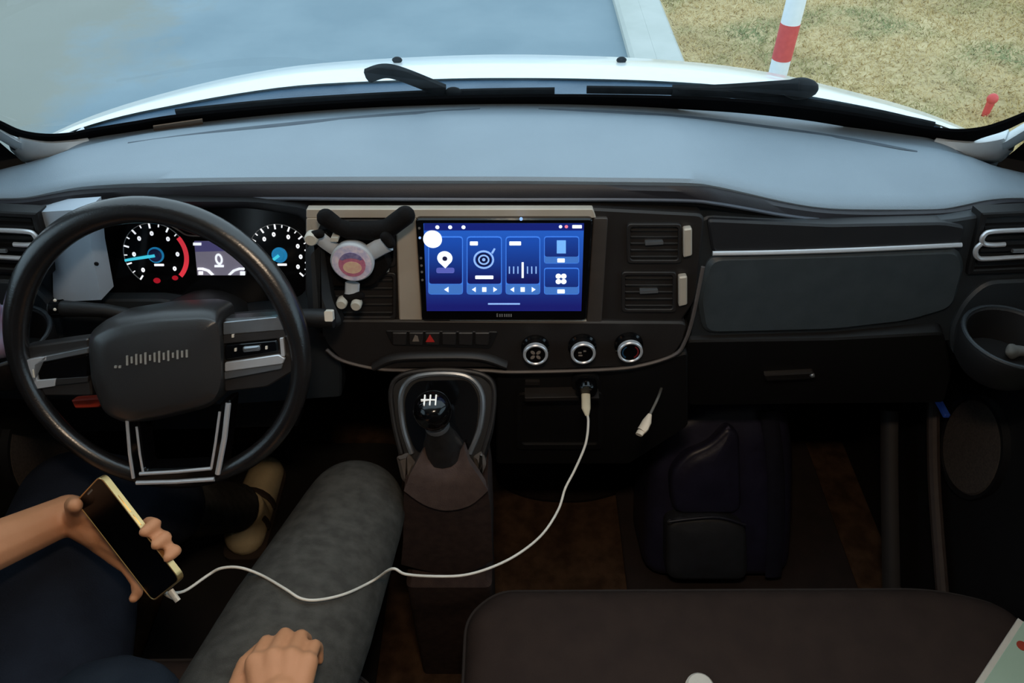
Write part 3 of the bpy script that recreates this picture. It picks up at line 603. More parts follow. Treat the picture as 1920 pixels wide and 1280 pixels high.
def dial(name, cx, cy, rpx, lo, hi, nticks, red, needle, nums):
    u0, v0 = CL.px(cx, cy, 0.002); rr = abs(CL.px(cx+rpx, cy, 0.002)[0]-u0)
    fr = CL.at(u0, v0, 0.0)
    d = thing(name, fr.O-cl.location, None, None); d.parent = cl
    MB().lathe(fr, [(rr*1.06, -0.001), (rr*1.06, 0.001), (0.001, 0.001)], 40).obj('dial_face', 'gloss', d)
    pol = lambda r, a: (r*math.cos(R(a)), r*math.sin(R(a)))
    for i in range(nticks):
        a = lo+(hi-lo)*i/(nticks-1)
        if red and a < red: continue
        r0, r1, hw = (rr*0.84, rr*1.0, 0.0011) if i % 2 == 0 else (rr*0.9, rr*0.99, 0.0007)
        c, s_ = math.cos(R(a)), math.sin(R(a))
        MB().prism(fr, [(r0*c-hw*s_, r0*s_+hw*c), (r0*c+hw*s_, r0*s_-hw*c), (r1*c+hw*s_, r1*s_-hw*c), (r1*c-hw*s_, r1*s_+hw*c)], 0.001, 0.002).obj('tick', W1, d)
    for a in nums:
        x, y = pol(rr*0.68, a); MB().ring(fr, circ(x, y, 0.0026, 10, 0.0034), circ(x, y, 0.0008, 10, 0.0014), 0.001, 0.002).obj('numeral', W1, d)
    arc = lambda r0, r1, a0, a1, n=18: [pol(r0, a0+(a1-a0)*i/n) for i in range(n+1)]+[pol(r1, a1+(a0-a1)*i/n) for i in range(n+1)]
    if red: MB().prism(fr, arc(rr*0.88, rr*1.02, red, hi), 0.001, 0.002).obj('red_zone', RD, d)
    MB().prism(fr, arc(rr*0.99, rr*1.01, lo, red or hi, 30), 0.0008, 0.0018).obj('scale_line', mat('scale_grey', S(120, 128, 134), S(128, 134, 140), emit=0.15), d)
    MB().lathe(fr, [(rr*0.2, 0.0), (rr*0.2, 0.005), (rr*0.15, 0.007), (0.0005, 0.007)], 24).obj('needle_hub', BL if not red else mat('hub_blue', S(24, 30, 70), S(28, 36, 80), emit=0.3), d)
    MB().ring(fr, circ(0, 0, rr*0.25, 24), circ(0, 0, rr*0.2, 24), 0.001, 0.003).obj('hub_ring', BL, d)
    if needle is not None:
        c, s_ = math.cos(R(needle)), math.sin(R(needle)); r0, r1 = rr*-0.02, rr*0.95
        MB().prism(fr, [(r0*c-.0022*s_, r0*s_+.0022*c), (r0*c+.0022*s_, r0*s_-.0022*c), (r1*c+.0016*s_, r1*s_-.0016*c), (r1*c-.0016*s_, r1*s_+.0016*c)], 0.004, 0.0078).obj('needle', CY, d)
    MB().prism(fr, rrect(rr*0.05, -rr*0.32, rr*0.3, rr*0.07, .0006, 2), 0.001, 0.002).obj('unit_mark', W1, d)
    return fr
dial('tachometer', 292, 478, 60, 232, -45, 17, 35, 189, [225, 178, 130, 92, 48, 2, -40])
dial('speedometer', 524, 478, 58, 232, -45, 21, None, 216, [130, 100, 60, 25, -5, -35])
def clp(name, pts, m, n0=0.0, n1=0.002, r=0.0): 
    p = CL.pxs(pts, n1); return MB().prism(CL, rounded(p, r) if r else p, n0, n1).obj(name, m, cl)
dsp = clp('trip_display', [(364, 452), (428, 452), (445, 470), (455, 495), (459, 516), (370, 516)], glow('display_grey', S(128, 122, 138), 0.55), 0, 0.0015)
def sub(name, pts, m, n=0.0025, r=0.0):
    p = CL.pxs(pts, n); return MB().prism(CL, rounded(p, r) if r else p, 0.0012, n).obj(name, m, dsp)
sub('display_header', [(364, 452), (428, 452), (444, 470), (366, 472)], glow('display_violet', S(78, 74, 120), 0.6), 0.002)
u, v = CL.px(410, 486, .003); MB().ring(CL, circ(u, v, 0.0055, 16, 0.0085), circ(u, v, 0.003, 16, 0.0055), 0.0012, 0.003).obj('digit_zero', W1, dsp)
sub('speed_unit', [(402, 497), (419, 497), (419, 501), (402, 501)], W1, .003)
for a, b, w_, h_ in ((362, 455, 15, 5), (421, 455, 8, 5), (443, 477, 6, 6), (372, 509, 8, 6), (450, 509, 9, 7)): sub('display_mark', [(a, b), (a+w_, b), (a+w_, b+h_), (a, b+h_)], W1, .003)
for arcp in ([(370, 502), (380, 502), (392, 506), (401, 515), (396, 516), (388, 509), (378, 506), (370, 506)], [(458, 502), (447, 502), (436, 506), (427, 515), (432, 516), (440, 509), (449, 506), (458, 506)]): sub('display_arc', arcp, W1, .003)
for a, b, r_ in ((356, 430, 7), (294, 526, 7), (328, 521, 6)):
    u, v = CL.px(a, b, .002); MB().prism(CL, circ(u, v, r_/1330*1.0, 14, r_/1330*0.8), 0, 0.002).obj('warning_light', RDd, cl)
tr = cr([CL.p(*CL.px(a, b, .003), .003) for a, b in ((320, 422), (337, 433), (349, 440), (365, 442), (400, 442))], 4); MB().tube(tr, 0.0012, 6).obj('divider_line', mat('divider', S(110, 108, 106), S(116, 114, 110)), cl)

# ================================================================== HEAD UNIT
hu = thing('head_unit', F.p(0, -0.07, 0), 'wide touchscreen head unit glowing with a blue menu in the dash centre', 'touchscreen')
MB().prism(F, rounded(F.pxs([(779, 410), (1112, 410), (1099, 601), (791, 601)], .010), .006), -0.01, 0.010, 0.002).obj('bezel', 'gloss', hu)
def grad_mat(name, top, bot, z0, z1, e):
    m = bpy.data.materials.new(name); m.use_nodes = True; n = m.node_tree.nodes; L = m.node_tree.links; b = n['Principled BSDF']
    tc = n.new('ShaderNodeTexCoord'); sp = n.new('ShaderNodeSeparateXYZ'); L.new(tc.outputs['Object'], sp.inputs[0])
    mr = n.new('ShaderNodeMapRange'); mr.inputs['From Min'].default_value = z0; mr.inputs['From Max'].default_value = z1; L.new(sp.outputs[2], mr.inputs[0])
    nz = n.new('ShaderNodeTexNoise'); nz.inputs['Scale'].default_value = 12; L.new(tc.outputs['Object'], nz.inputs[0])
    mx = n.new('ShaderNodeMixRGB'); mx.inputs[1].default_value = bot; mx.inputs[2].default_value = top; L.new(mr.outputs[0], mx.inputs[0])
    b.inputs['Base Color'].default_value = (0.005, 0.005, 0.01, 1); b.inputs['Roughness'].default_value = 0.15
    L.new(mx.outputs[0], b.inputs['Emission Color']); b.inputs['Emission Strength'].default_value = e; MATS[name] = m; return m
scr = MB().prism(F, F.pxs([(794, 419), (1095, 419), (1090, 583), (800, 583)], .0108), 0.009, 0.0108).obj('screen', grad_mat('screen_blue', S(38, 98, 205), S(26, 30, 112), -0.06, 0.055, 0.85), hu)
GW = glow('ui_white', S(228, 238, 252), 1.0); GP = glow('ui_pale', S(140, 180, 240), 0.8); GE = glow('ui_edge', S(60, 120, 220), 0.8)
TILE = grad_mat('tile_blue', S(30, 84, 190), S(22, 26, 98), -0.03, 0.03, 0.8); BAR = glow('tile_bar', S(62, 112, 190), 0.75); TOPB = glow('ui_topbar', S(20, 32, 110), 0.75)
Z = [0.0108]
def ui(name, pts, m, lay=1, r=0.0, par=None):
    n = 0.0108+lay*0.0004; p = F.pxs(pts, n); return MB().prism(F, rounded(p, r, 3) if r else p, 0.0106, n).obj(name, m, par or scr)
def rc(a, b, c, d): return [(a, b), (c, b), (c, d), (a, d)]
def uic(name, a, b, r, m, lay=3, ring=None):
    n = 0.0108+lay*0.0004; u, v = F.px(a, b, n); k = r/1330
    mb = MB()
    (mb.ring(F, circ(u, v, k, 24), circ(u, v, k*ring, 24), 0.0106, n) if ring else mb.prism(F, circ(u, v, k, 24), 0.0106, n)); return mb.obj(name, m, scr)
ui('status_bar', rc(795, 419, 1095, 432), TOPB, 1)
for a in (820, 844, 869): uic('status_icon', a, 426, 3.6, GW, 2)
uic('status_icon', 1051, 425, 3, GW, 2); uic('status_icon', 1062, 425, 3, glow('ui_red', S(235, 120, 140), 0.9), 2)
ui('status_clock', rc(1073, 422, 1091, 428), GW, 2, 0.001)
for x0, x1 in ((803, 868), (875, 941), (948, 1013)):
    ui('tile_border', rc(x0, 443, x1, 552), GE, 1, 0.005); ui('tile', rc(x0+1.6, 445.5, x1-1.6, 532), TILE, 2, 0.004); ui('tile_bar', rc(x0+1, 533, x1-1, 551), BAR, 2, 0.001)
for y0, y1, yb in ((443, 494, 481), (502, 552, 538)):
    ui('tile_border', rc(1020, y0, 1086, y1), GE, 1, 0.004); ui('tile', rc(1021.5, y0+2, 1084.5, yb), TILE, 2, 0.003); ui('tile_bar', rc(1021, yb, 1085, y1-1), BAR, 2, 0.001)
uic('round_badge', 811, 449, 17, GW, 5)
uic('map_pin', 834, 484, 14, GW, 4); ui('map_pin_tip', [(822, 491), (846, 491), (835, 503)], GW, 4); uic('map_pin_hole', 834, 485, 4.5, glow('ui_dark', S(40, 40, 80), 0.3), 6)
ui('pin_glow', rc(818, 502, 852, 512), glow('ui_violet', S(90, 100, 190), 0.6), 3, 0.003)
uic('record_ring', 907, 487, 19, GP, 4, 0.83); uic('record_core', 907, 487, 14, glow('ui_navy', S(18, 26, 70), 0.5), 4); uic('record_groove', 907, 487, 10.5, GP, 5, 0.72); uic('record_dot', 907, 487, 3, GP, 6)
ui('tone_arm', [(921, 474), (926, 466), (929, 467), (924, 476)], GP, 5)
ui('track_name', rc(891, 517, 925, 523), GW, 4, 0.001); ui('tile_title', rc(881, 453, 896, 460), GW, 4, .001); ui('tile_title', rc(955, 453, 977, 460), GW, 4, .001)
ui('tuner_mark', rc(978, 492, 982, 521), GW, 4)
for a in (955, 963, 971, 989, 997, 1005): ui('tuner_tick', rc(a-1, 500, a+1.2, 513), GP, 4)
for a in (839,): ui('arrow', [(833, 543), (841, 538), (841, 548)], GW, 4)
for c0 in (908, 980):
    ui('arrow', [(c0-23, 543), (c0-16, 538.5), (c0-16, 547.5)], GW, 4); ui('arrow', [(c0+24, 543), (c0+17, 538.5), (c0+17, 547.5)], GW, 4); ui('stop_icon', rc(c0-4, 539, c0+4, 547), GW, 4)
ui('video_icon', rc(1044, 451, 1061, 475), glow('ui_sky', S(110, 170, 235), 0.85), 4); ui('tile_title', rc(1045, 485, 1059, 492), GW, 4, .001); ui('tile_title', rc(1045, 543, 1059, 550), GW, 4, .001)
for a, b in ((1047, 518), (1057, 518), (1047, 528), (1057, 528)): uic('app_dot', a, b, 5.2, GW, 4)
ui('dock_line', rc(915, 569, 975, 571), GP, 3)
for i, a in enumerate((931, 936, 940, 945, 949, 953, 957)): MB().prism(F, F.pxs(rc(a, 589 if i else 588, a+2.6, 594), .0108), .009, .0108).obj('maker_mark', mat('mark_dim', S(110, 110, 110), S(120, 120, 120)), hu)
for b in (428, 446, 484, 498, 510, 525): 
    u, v = F.px(785+(b-410)*.06, b, .0108); MB().prism(F, circ(u, v, 0.0018, 8), .009, .0108).obj('side_key', mat('mark_dim', S(1, 1, 1)) if b != 446 else GP, hu)
u, v = F.px(977, 411, .0108); MB().prism(F, circ(u, v, 0.0022, 10), .009, .0108).obj('camera_dot', GP, hu)

# ================================================================== STEERING WHEEL
W = Frame(PD(298, 656, 0.965), (1, 0, 0), (0, math.sin(R(27)), math.cos(R(27))))
sw = thing('steering_wheel', W.O, 'black leather steering wheel with a chrome-trimmed lower spoke', 'steering wheel')
RW = 0.1815
rimc = []; rimr = []
for i in range(90):
    a = 2*math.pi*i/90; k_ = 1/(1+math.exp(-(math.sin(a)-0.12)*9)); r_ = 0.0125+0.0040*k_
    rimc.append(W.p((0.1965-r_)*math.cos(a), (0.1965-r_)*math.sin(a), 0.0)); rimr.append(r_)
MB().tube(rimc, rimr, 18, closed=True).obj('rim', 'leather', sw, angle=180)
hubp = [(166, 650), (170, 622), (205, 594), (300, 579), (385, 575), (414, 582), (420, 640), (421, 715), (414, 748), (390, 764), (300, 786), (238, 794), (196, 776), (172, 715)]
hubi = [(173, 654), (177, 634), (212, 617), (300, 604), (384, 599), (408, 604), (413, 642), (415, 712), (408, 741), (385, 757), (298, 778), (239, 786), (201, 769), (178, 713)]
ho, hi_ = ccw(rounded(W.pxs(hubp, 0.0), 0.012)), ccw(rounded(W.pxs(hubi, 0.022), 0.012)); kk = len(ho); lv = []
for t_, n in ((0, -0.045), (0, 0.0), (0.35, 0.011), (0.75, 0.0185), (1, 0.022)): lv += [W.p(a[0]+(b[0]-a[0])*t_, a[1]+(b[1]-a[1])*t_, n) for a, b in zip(ho, hi_)]
cx_ = sum(a for a, b in hi_)/kk; cy_ = sum(b for a, b in hi_)/kk
for f_, n in ((0.8, 0.0235), (0.4, 0.0245)): lv += [W.p(cx_+(a-cx_)*f_, cy_+(b-cy_)*f_, n) for a, b in hi_]
fs = [tuple(range(kk))[::-1]]+[(l*kk+i, l*kk+(i+1) % kk, (l+1)*kk+(i+1) % kk, (l+1)*kk+i) for l in range(6) for i in range(kk)]+[tuple(6*kk+i for i in range(kk))]
hb = MB(); hb.add(lv, fs); hub = hb.obj('airbag_cover', 'hub', sw, angle=60)
hbx = MB().tube([W.p(*W.px(a, b, .021), .021) for a, b in ((389, 612), (393, 650), (398, 706))], 0.0022, 8).obj('cover_ridge', 'hub', hub)
# faint emblem strokes
for i in range(14):
    a = 236+i*8.6; hgt = [18, 12, 20, 16, 22, 10, 17, 21, 13, 19, 9, 16, 12, 14][i]; b = 676-i*1.0
    MB().prism(W, W.pxs([(a, b-hgt/2), (a+3.4, b-hgt/2), (a+3.6, b+hgt/2), (a+0.4, b+hgt/2)], .0262), 0.018, 0.0262).obj('emblem_stroke', mat('emblem_grey', S(168, 164, 156), S(178, 174, 166), rough=0.35, metal=0.3), hub)
for a, b in ((214, 688), (222, 688)): MB().prism(W, W.pxs(rc(a, b-2, a+4, b+2), .0262), 0.018, 0.0262).obj('emblem_stroke', mat('emblem_grey', S(1, 1, 1)), hub)
# spokes
def wp(name, pts, n0, n1, m, par=sw, r=0.004, bev=0.002): return MB().prism(W, rounded(W.pxs(pts, n1), r), n0, n1, bev).obj(name, m, par)
ls = wp('spoke', [(36, 652), (165, 634), (172, 742), (70, 742), (44, 715)], -0.03, -0.004, 'hub')
wp('spoke_trim', [(49, 675), (165, 652), (165, 662), (52, 684)], -0.01, 0.003, 'dchrome', ls, r=0.001, bev=0.001)
wp('spoke_trim', [(49, 675), (86, 668), (86, 675), (66, 684), (70, 716), (58, 730)], -0.009, 0.0038, 'chrome', ls, r=0.0005, bev=0.0005)
wp('spoke_trim', [(60, 714), (104, 710), (102, 724), (62, 730)], -0.009, 0.0036, 'chrome', ls, r=0.001, bev=0.0005)
wp('spoke_trim', [(104, 710), (165, 706), (165, 716), (103, 722)], -0.01, 0.002, 'hub', ls, r=0.001, bev=0.0005)
wp('switch_pad', [(66, 684), (165, 664), (165, 712), (72, 714)], -0.01, 0.001, 'gloss', ls)
wp('switch_mark', [(60, 693), (63, 693), (65, 708), (62, 708)], -0.0, 0.0045, 'white', ls, r=0.0003, bev=0.0003)
rs = wp('spoke', [(418, 598), (520, 592), (556, 610), (560, 690), (500, 726), (420, 735)], -0.03, -0.004, 'hub')
wp('spoke_trim', [(418, 604), (518, 594), (536, 606), (538, 618), (418, 628)], -0.01, 0.003, 'dchrome', rs, r=0.002, bev=0.001)
wp('spoke_trim', [(418, 628), (538, 618), (539, 633), (418, 645)], -0.01, 0.002, 'hub', rs, r=0.002, bev=0.001)
wp('spoke_trim', [(420, 697), (530, 682), (528, 692), (420, 712)], -0.01, 0.002, 'dchrome', rs, r=0.002, bev=0.001)
wp('spoke_trim', [(524, 634), (531, 633), (534, 668), (527, 668)], -0.0, 0.0055, 'chrome', rs, r=0.001, bev=0.0005)
wp('spoke_trim', [(421, 680), (522, 665), (534, 672), (530, 682), (421, 697)], -0.0, 0.005, 'chrome', rs, r=0.002, bev=0.001)
wp('switch_pad', [(421, 646), (519, 637), (522, 660), (421, 676)], -0.01, 0.002, 'gloss', rs)
wp('roller', [(454, 651), (486, 648), (487, 658), (455, 661)], 0.0, 0.007, 'dchrome', rs, r=0.002, bev=0.002)
for a, b in ((441, 656), (499, 652), (436, 630)): wp('switch_mark', rc(a-2, b-3, a+2, b+3), 0.0, 0.0045, 'white', rs, r=0.0005, bev=0.0003)
# lower U spoke in chrome
lo_ = wp('lower_spoke', [(232, 776), (258, 776), (272, 880), (395, 876), (412, 756), (432, 750), (416, 888), (400, 908), (258, 912), (244, 900)], -0.02, 0.0125, 'gloss', r=0.004)
for pts, r_ in (([(238, 788), (243, 850), (250, 896)], .0022), ([(256, 800), (262, 850), (268, 884)], .0016), ([(428, 756), (421, 820), (408, 888)], .0036), ([(412, 772), (404, 830), (396, 878)], .0018), ([(262, 888), (330, 884), (396, 878)], .0024), ([(256, 905), (330, 903), (402, 898)], .003)):
    MB().tube([W.p(*W.px(a, b, 0.0135), 0.0135) for a, b in pts], r_, 8).obj('chrome_bar', 'chrome', lo_)
# column and stalks
colm = thing('steering_column', W.p(0, 0, -0.12), 'black steering column shroud with two stalks behind the wheel', 'steering column')
ax = -W.N
MB().tube([W.p(0.0, -0.015, -0.04), W.p(0, -0.02, -0.09), W.p(0, -0.03, -0.2)], [(0.065, 0.055), (0.075, 0.065), (0.08, 0.07)], 24, flat=(1, 0, 0)).obj('shroud', 'black', colm)
def pD(px, py, n): return W.p(*W.px(px, py, n), n)
MB().tube([pD(300, 600, -0.07), pD(200, 582, -0.06), pD(120, 578, -0.055), pD(96, 579, -0.055)], [0.008, 0.009, 0.011, 0.010], 12).obj('indicator_stalk', 'black', colm)
MB().tube([pD(118, 578, -0.055), pD(100, 579, -0.055)], 0.0125, 12).obj('stalk_collar', 'gloss', colm)
for a, b in ((103, 563), (103, 580)): MB().ball(pD(a, b, -0.043), 0.0022, 8, 6).obj('stalk_mark', 'white', colm)
MB().tube([pD(400, 600, -0.07), pD(500, 594, -0.06), pD(590, 596, -0.05), pD(626, 597, -0.05)], [0.008, 0.010, 0.013, 0.013], 12).obj('wiper_stalk', 'black', colm)
MB().prism(W, rrect(*W.px(616, 593, -0.035), 0.011, 0.014, .002), -0.045, -0.035).obj('stalk_mark', 'white', colm)
MB().prism(W, rounded(W.pxs([(568, 470), (600, 440), (618, 560), (640, 610), (600, 640), (575, 600)], -0.07), .01), -0.1, -0.07, .01).obj('side_shroud', 'deep', colm)
# red tag seen through the wheel
rt_ = W.px(160, 757, -0.06)
rtag = thing('red_release_lever', W.p(*rt_, -0.06), 'small orange-red lever seen through the lower left of the steering wheel', 'lever')
MB().prism(W, rounded(W.pxs([(132, 750), (185, 746), (194, 756), (186, 764), (140, 766)], -0.06), .003), -0.075, -0.06, .002).obj('grip', mat('orange_red', S(170, 52, 34), S(182, 60, 40), rough=0.5), rtag)
MB().tube([W.p(*W.px(160, 760, -0.07), -0.07), W.p(*W.px(160, 740, -0.14), -0.14)], 0.004, 8).obj('stem', 'deep', rtag)

# ================================================================== SHIFT CONSOLE + GEAR LEVER
GP_ = Frame(PY(828, 694, 0.805), (1, 0, 0), (0, 0.60, 0.80))   # sloping pod face
cons = thing('shift_console', (GP_.O.x, 0.8, 0.3), 'black sloping gearshift pod below the dashboard buttons', 'console')
podo = rounded(GP_.pxs([(728, 720), (760, 696), (900, 696), (930, 720), (928, 800), (905, 880), (760, 880), (736, 800)], .012), .02)
MB().prism(GP_, podo, -0.16, 0.012, 0.006).obj('pod', 'black', cons)
for pts, r_ in (([(752, 850), (738, 790), (733, 730), (752, 704), (800, 694), (860, 694), (908, 704), (926, 730), (922, 790), (905, 850)], .004), ):
    MB().tube(cr([GP_.p(*GP_.px(a, b, .012), .012) for a, b in pts], 5), r_, 8).obj('outer_rim', 'stack', cons)
MB().tube(cr([GP_.p(*GP_.px(a, b, .014), .014) for a, b in [(772, 850), (756, 800), (752, 740), (775, 708), (830, 700), (880, 708), (904, 742), (900, 800), (880, 850)]], 5), .0045, 8).obj('inner_rim', 'dchrome', cons)
MB().prism(GP_, rounded(GP_.pxs([(758, 745), (778, 714), (880, 712), (898, 745), (894, 800), (876, 850), (780, 850), (762, 800)], .016), .015), 0.008, 0.0155).obj('shift_plate', 'gloss', cons)
for pts in ([(742, 858), (765, 850), (780, 872), (764, 912), (752, 900)], [(886, 858), (905, 846), (912, 872), (900, 900)]):
    MB().prism(GP_, rounded(GP_.pxs(pts, .02), .004), -0.05, 0.02, .006).obj('shoulder_clip', mat('clip_grey', S(86, 78, 72), S(94, 86, 80), rough=0.4), cons)
mbar = cr([F.p(*F.px(a, b, .006), .006) for a, b in [(700, 686), (740, 668), (820, 664), (900, 666), (950, 682)]], 5)
MB().tube(mbar, [(0.005, 0.010)]*len(mbar), 10, flat=(0, 0, 1)).obj('brow', 'stack', cons)
base = GP_.p(*GP_.px(832, 842, .02), .02); kn = PD(812, 770, (base-CAM).dot(FW)-0.075)
gl = thing('gear_lever', base, 'black gear lever with a white shift pattern on its glossy knob', 'gear lever')
axd = (kn-base).normalized()
MB().tube(cr([base, base.lerp(kn, 0.25), base.lerp(kn, 0.5), base.lerp(kn, 0.75)], 3), [0.034, 0.031, 0.029, 0.026, 0.023, 0.021, 0.019, 0.018, 0.017, 0.016], 16).obj('boot', mat('boot_leather', S(24, 22, 22), S(34, 31, 30), rough=0.5, scale=60, bump=0.6, bscale=90), gl)
ck = base.lerp(kn, 0.66); MB().tube([ck-axd*0.004, ck+axd*0.004], 0.0185, 20).obj('chrome_collar', 'dchrome', gl)
kf = Frame(kn, (1, 0, 0), (CAM-kn).cross(Vector((1, 0, 0)))); kf = Frame(kn, RT, UP)
MB().lathe(Frame(kn-axd*0.02, axd.orthogonal(), axd.cross(axd.orthogonal())), [(0.014, -0.012), (0.022, 0.0), (0.0275, 0.014), (0.028, 0.026), (0.024, 0.038), (0.016, 0.044), (0.001, 0.046)], 28).obj('knob', 'gloss', gl, angle=80)
kt = Frame(kn+axd*0.0, RT, axd.cross(RT)); kt = Frame(kn+axd*0.0245, RT, (axd.cross(RT) if axd.cross(RT).dot(UP) > 0 else -axd.cross(RT)))
pm = mat('pattern_white', S(235, 232, 225), S(240, 238, 232), rough=0.5, emit=0.35)
for x in (-0.008, 0.0, 0.008): MB().prism(kt, rrect(x, 0, 0.002, 0.018, .0003, 2), -0.004, 0.0022).obj('pattern_line', pm, gl)
MB().prism(kt, rrect(-0.002, 0, 0.022, 0.002, .0003, 2), -0.004, 0.0024).obj('pattern_line', pm, gl)
# brown fabric cover over the floor console
cov = thing('console_cover', (-0.09, 0.72, 0.0), 'brown fabric cover draped over the low console under the gear lever', 'cover')
yA = base.y
def zc(px, py, z): return PZ(px, py, z)
top = [[PY(a, b, yA+dy) for a, b in r_] for r_, dy in (([(796, 838), (812, 852), (832, 856), (852, 852), (870, 838)], -0.012), ([(780, 868), (806, 878), (832, 882), (856, 878), (880, 868)], -0.035), ([(768, 890), (800, 905), (834, 910), (866, 905), (896, 890)], -0.045), ([(757, 920), (795, 946), (836, 957), (880, 948), (915, 920)], -0.055))]
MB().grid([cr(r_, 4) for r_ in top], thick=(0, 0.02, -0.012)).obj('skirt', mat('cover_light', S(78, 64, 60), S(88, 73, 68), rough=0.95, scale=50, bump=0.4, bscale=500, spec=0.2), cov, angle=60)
fb_ = [[PY(a, b, yA+dy) for a, b in r_] for r_, dy in (([(758, 915), (795, 940), (836, 950), (880, 942), (914, 915)], -0.05), ([(756, 960), (795, 975), (838, 980), (882, 975), (920, 958)], -0.045), ([(756, 1010), (798, 1020), (840, 1024), (884, 1020), (922, 1008)], -0.05), ([(752, 1058), (800, 1070), (842, 1076), (886, 1070), (924, 1050)], -0.05))]
MB().grid([cr(r_, 4) for r_ in fb_], thick=(0, 0.10, 0)).obj('drape', 'cover', cov, angle=60)
lowp = fb_[-1][2]
MB().box((lowp.x, yA-0.0, lowp.z/2), (0.15, 0.14, lowp.z), bev=0.01).obj('plinth', 'cover', cov)

# floor mats
mm = [PZ(a, b, 0.004) for a, b in ((925, 760), (1240, 760), (1240, 860), (1190, 915), (1100, 942), (1000, 938), (930, 910))]
fm = Frame((0, 0, 0), (1, 0, 0), (0, 1, 0))
MB().prism(fm, rounded([(p.x, p.y) for p in mm], 0.05), 0.0, 0.012, 0.003).obj('floor_mat', 'matm', label='dark rounded floor mat beside the gear console', cat='floor mat')
MB().prism(fm, rounded([(0.26, 0.5), (0.78, 0.5), (0.78, 1.3), (0.26, 1.3)], 0.06), 0.0, 0.010, 0.003).obj('floor_mat', mat('mat_brown', S(34, 25, 22), S(42, 31, 27), rough=0.95, scale=20), label='dark brown floor mat under the backpack in the passenger footwell', cat='floor mat')
MB().prism(fm, rounded([(-0.78, 0.5), (-0.28, 0.5), (-0.28, 1.25), (-0.78, 1.25)], 0.06), 0.0, 0.010, 0.003).obj('floor_mat', mat('mat_black', S(24, 20, 18), S(30, 25, 22), rough=0.95, scale=20), label='black floor mat in the driver footwell under the feet', cat='floor mat')

# ================================================================== CEILING LAMP
dl_ = thing('dome_lamp', (0, 0.12, 1.80), 'small warm dome lamp on the cab ceiling', 'lamp')
MB().box((0, 0.12, 1.796), (0.18, 0.09, 0.018), bev=0.006).obj('housing', 'head', dl_)
MB().box((0, 0.12, 1.784), (0.15, 0.065, 0.008), bev=0.003).obj('lens', glow('lamp_lens', (1.0, 0.78, 0.55, 1), 4.0), dl_)
LAMP = area_light('dome_light', (0, 0.12, 1.778), (0.15, 0.065), 4.6, (1.0, 0.76, 0.54)); LAMP.parent = dl_; LAMP.location = (0, 0, -0.022)

# ================================================================== SEATS
def cushion(mb, poly, z0, z1, r, steps=6, crown=0.01, fr=None):
    fr = fr or fm; p = ccw(poly); k = len(p); L_ = [(p, z0)]
    for i in range(steps+1):
        a = math.pi/2*i/steps; L_.append((inset(p, r*(1-math.cos(a))), z1-r+r*math.sin(a)))
    b_ = L_[-1][0]; cx_ = sum(u for u, v in b_)/k; cy_ = sum(v for u, v in b_)/k
    for f_, h_ in ((0.85, 0.5), (0.6, 0.8), (0.3, 1.0)): L_.append(([(cx_+(u-cx_)*f_, cy_+(v-cy_)*f_) for u, v in b_], z1+crown*h_))
    vs_ = [fr.p(u, v, n) for q_, n in L_ for u, v in q_]; fs_ = [tuple(range(k))[::-1]]
    for l in range(len(L_)-1): fs_ += [(l*k+i, l*k+(i+1) % k, (l+1)*k+(i+1) % k, (l+1)*k+i) for i in range(k)]
    fs_.append(tuple((len(L_)-1)*k+i for i in range(k))); return mb.add(vs_, fs_)
def seat(x0, x1, y1, zt, label, rl=0.12):
    t = thing('car_seat', ((x0+x1)/2, 0.25, 0.0), label, 'seat', 'front seats')
    yb_ = 0.0 if x0 > -0.2 else -0.15
    pl = rounded([(x0, yb_), (x1, yb_), (x1, y1-0.035), (x1-0.12, y1), (x0+0.05, y1-0.004), (x0, y1-0.05)], rl, 6)
    MB_ = cushion(MB(), pl, zt-0.17, zt, 0.045); MB_.obj('cushion', 'seat', t, angle=80)
    MB().tube([fm.p(u, v, zt-0.035) for u, v in inset(ccw(pl), -0.001)], 0.003, 6, closed=True).obj('piping', mat('piping_dark', S(44, 37, 34), S(48, 40, 37), rough=0.9), t)
    MB().box(((x0+x1)/2, 0.27, (zt-0.17)/2), (x1-x0-0.08, 0.44, zt-0.17), bev=0.02).obj('base', 'black', t)
    bf = Frame(((x0+x1)/2, yb_-0.02, zt-0.05), (-1, 0, 0), (0, -0.25, 1))
    cushion(MB(), rrect(0, 0.33, (x1-x0)*0.96, 0.64, 0.09, 6), -0.06, 0.05, 0.04, fr=bf).obj('backrest', 'seat', t, angle=80)
seat(-0.075, 0.84, 0.63, 0.42, 'wide brown fabric passenger bench seat in the lower right')
seat(-0.76, -0.20, 0.50, 0.445, 'brown fabric driver seat under the sitting person')

# ================================================================== DRIVER
PHO = PD(238, 1012, 0.92); a_ = R(30)
U_ = RT*0.61-UP*0.79; V_ = RT*0.79+UP*0.61; N_ = U_.cross(V_)
PH = Frame(PHO, U_, V_*math.cos(a_)+N_*math.sin(a_))
body = MB()
hipR, hipL = Vector((-0.41, 0.06, 0.545)), Vector((-0.57, 0.06, 0.535))
kneeR, kneeL = Vector((-0.250, 0.675, 0.555)), Vector((-0.70, 0.69, 0.545))
ankR, ankL = Vector((-0.40, 0.93, 0.11)), Vector((-0.62, 0.98, 0.11))
chest = Vector((-0.47, -0.03, 0.92)); pel = Vector((-0.47, 0.03, 0.55)); neck = Vector((-0.47, -0.03, 1.10)); head_ = Vector((-0.47, 0.0, 1.23))
shR, shL = Vector((-0.29, 0.0, 1.03)), Vector((-0.65, 0.04, 1.03))
fdir = Vector((0.70, 0.71)).normalized(); gdir = Vector((fdir.y, -fdir.x))
mc = Vector((-0.006, -0.056)); wristL = PH.p(*(mc-fdir*0.097+Vector((-0.012, -0.004))), -0.034); wristR = Vector((-0.255, 0.285, 0.69))
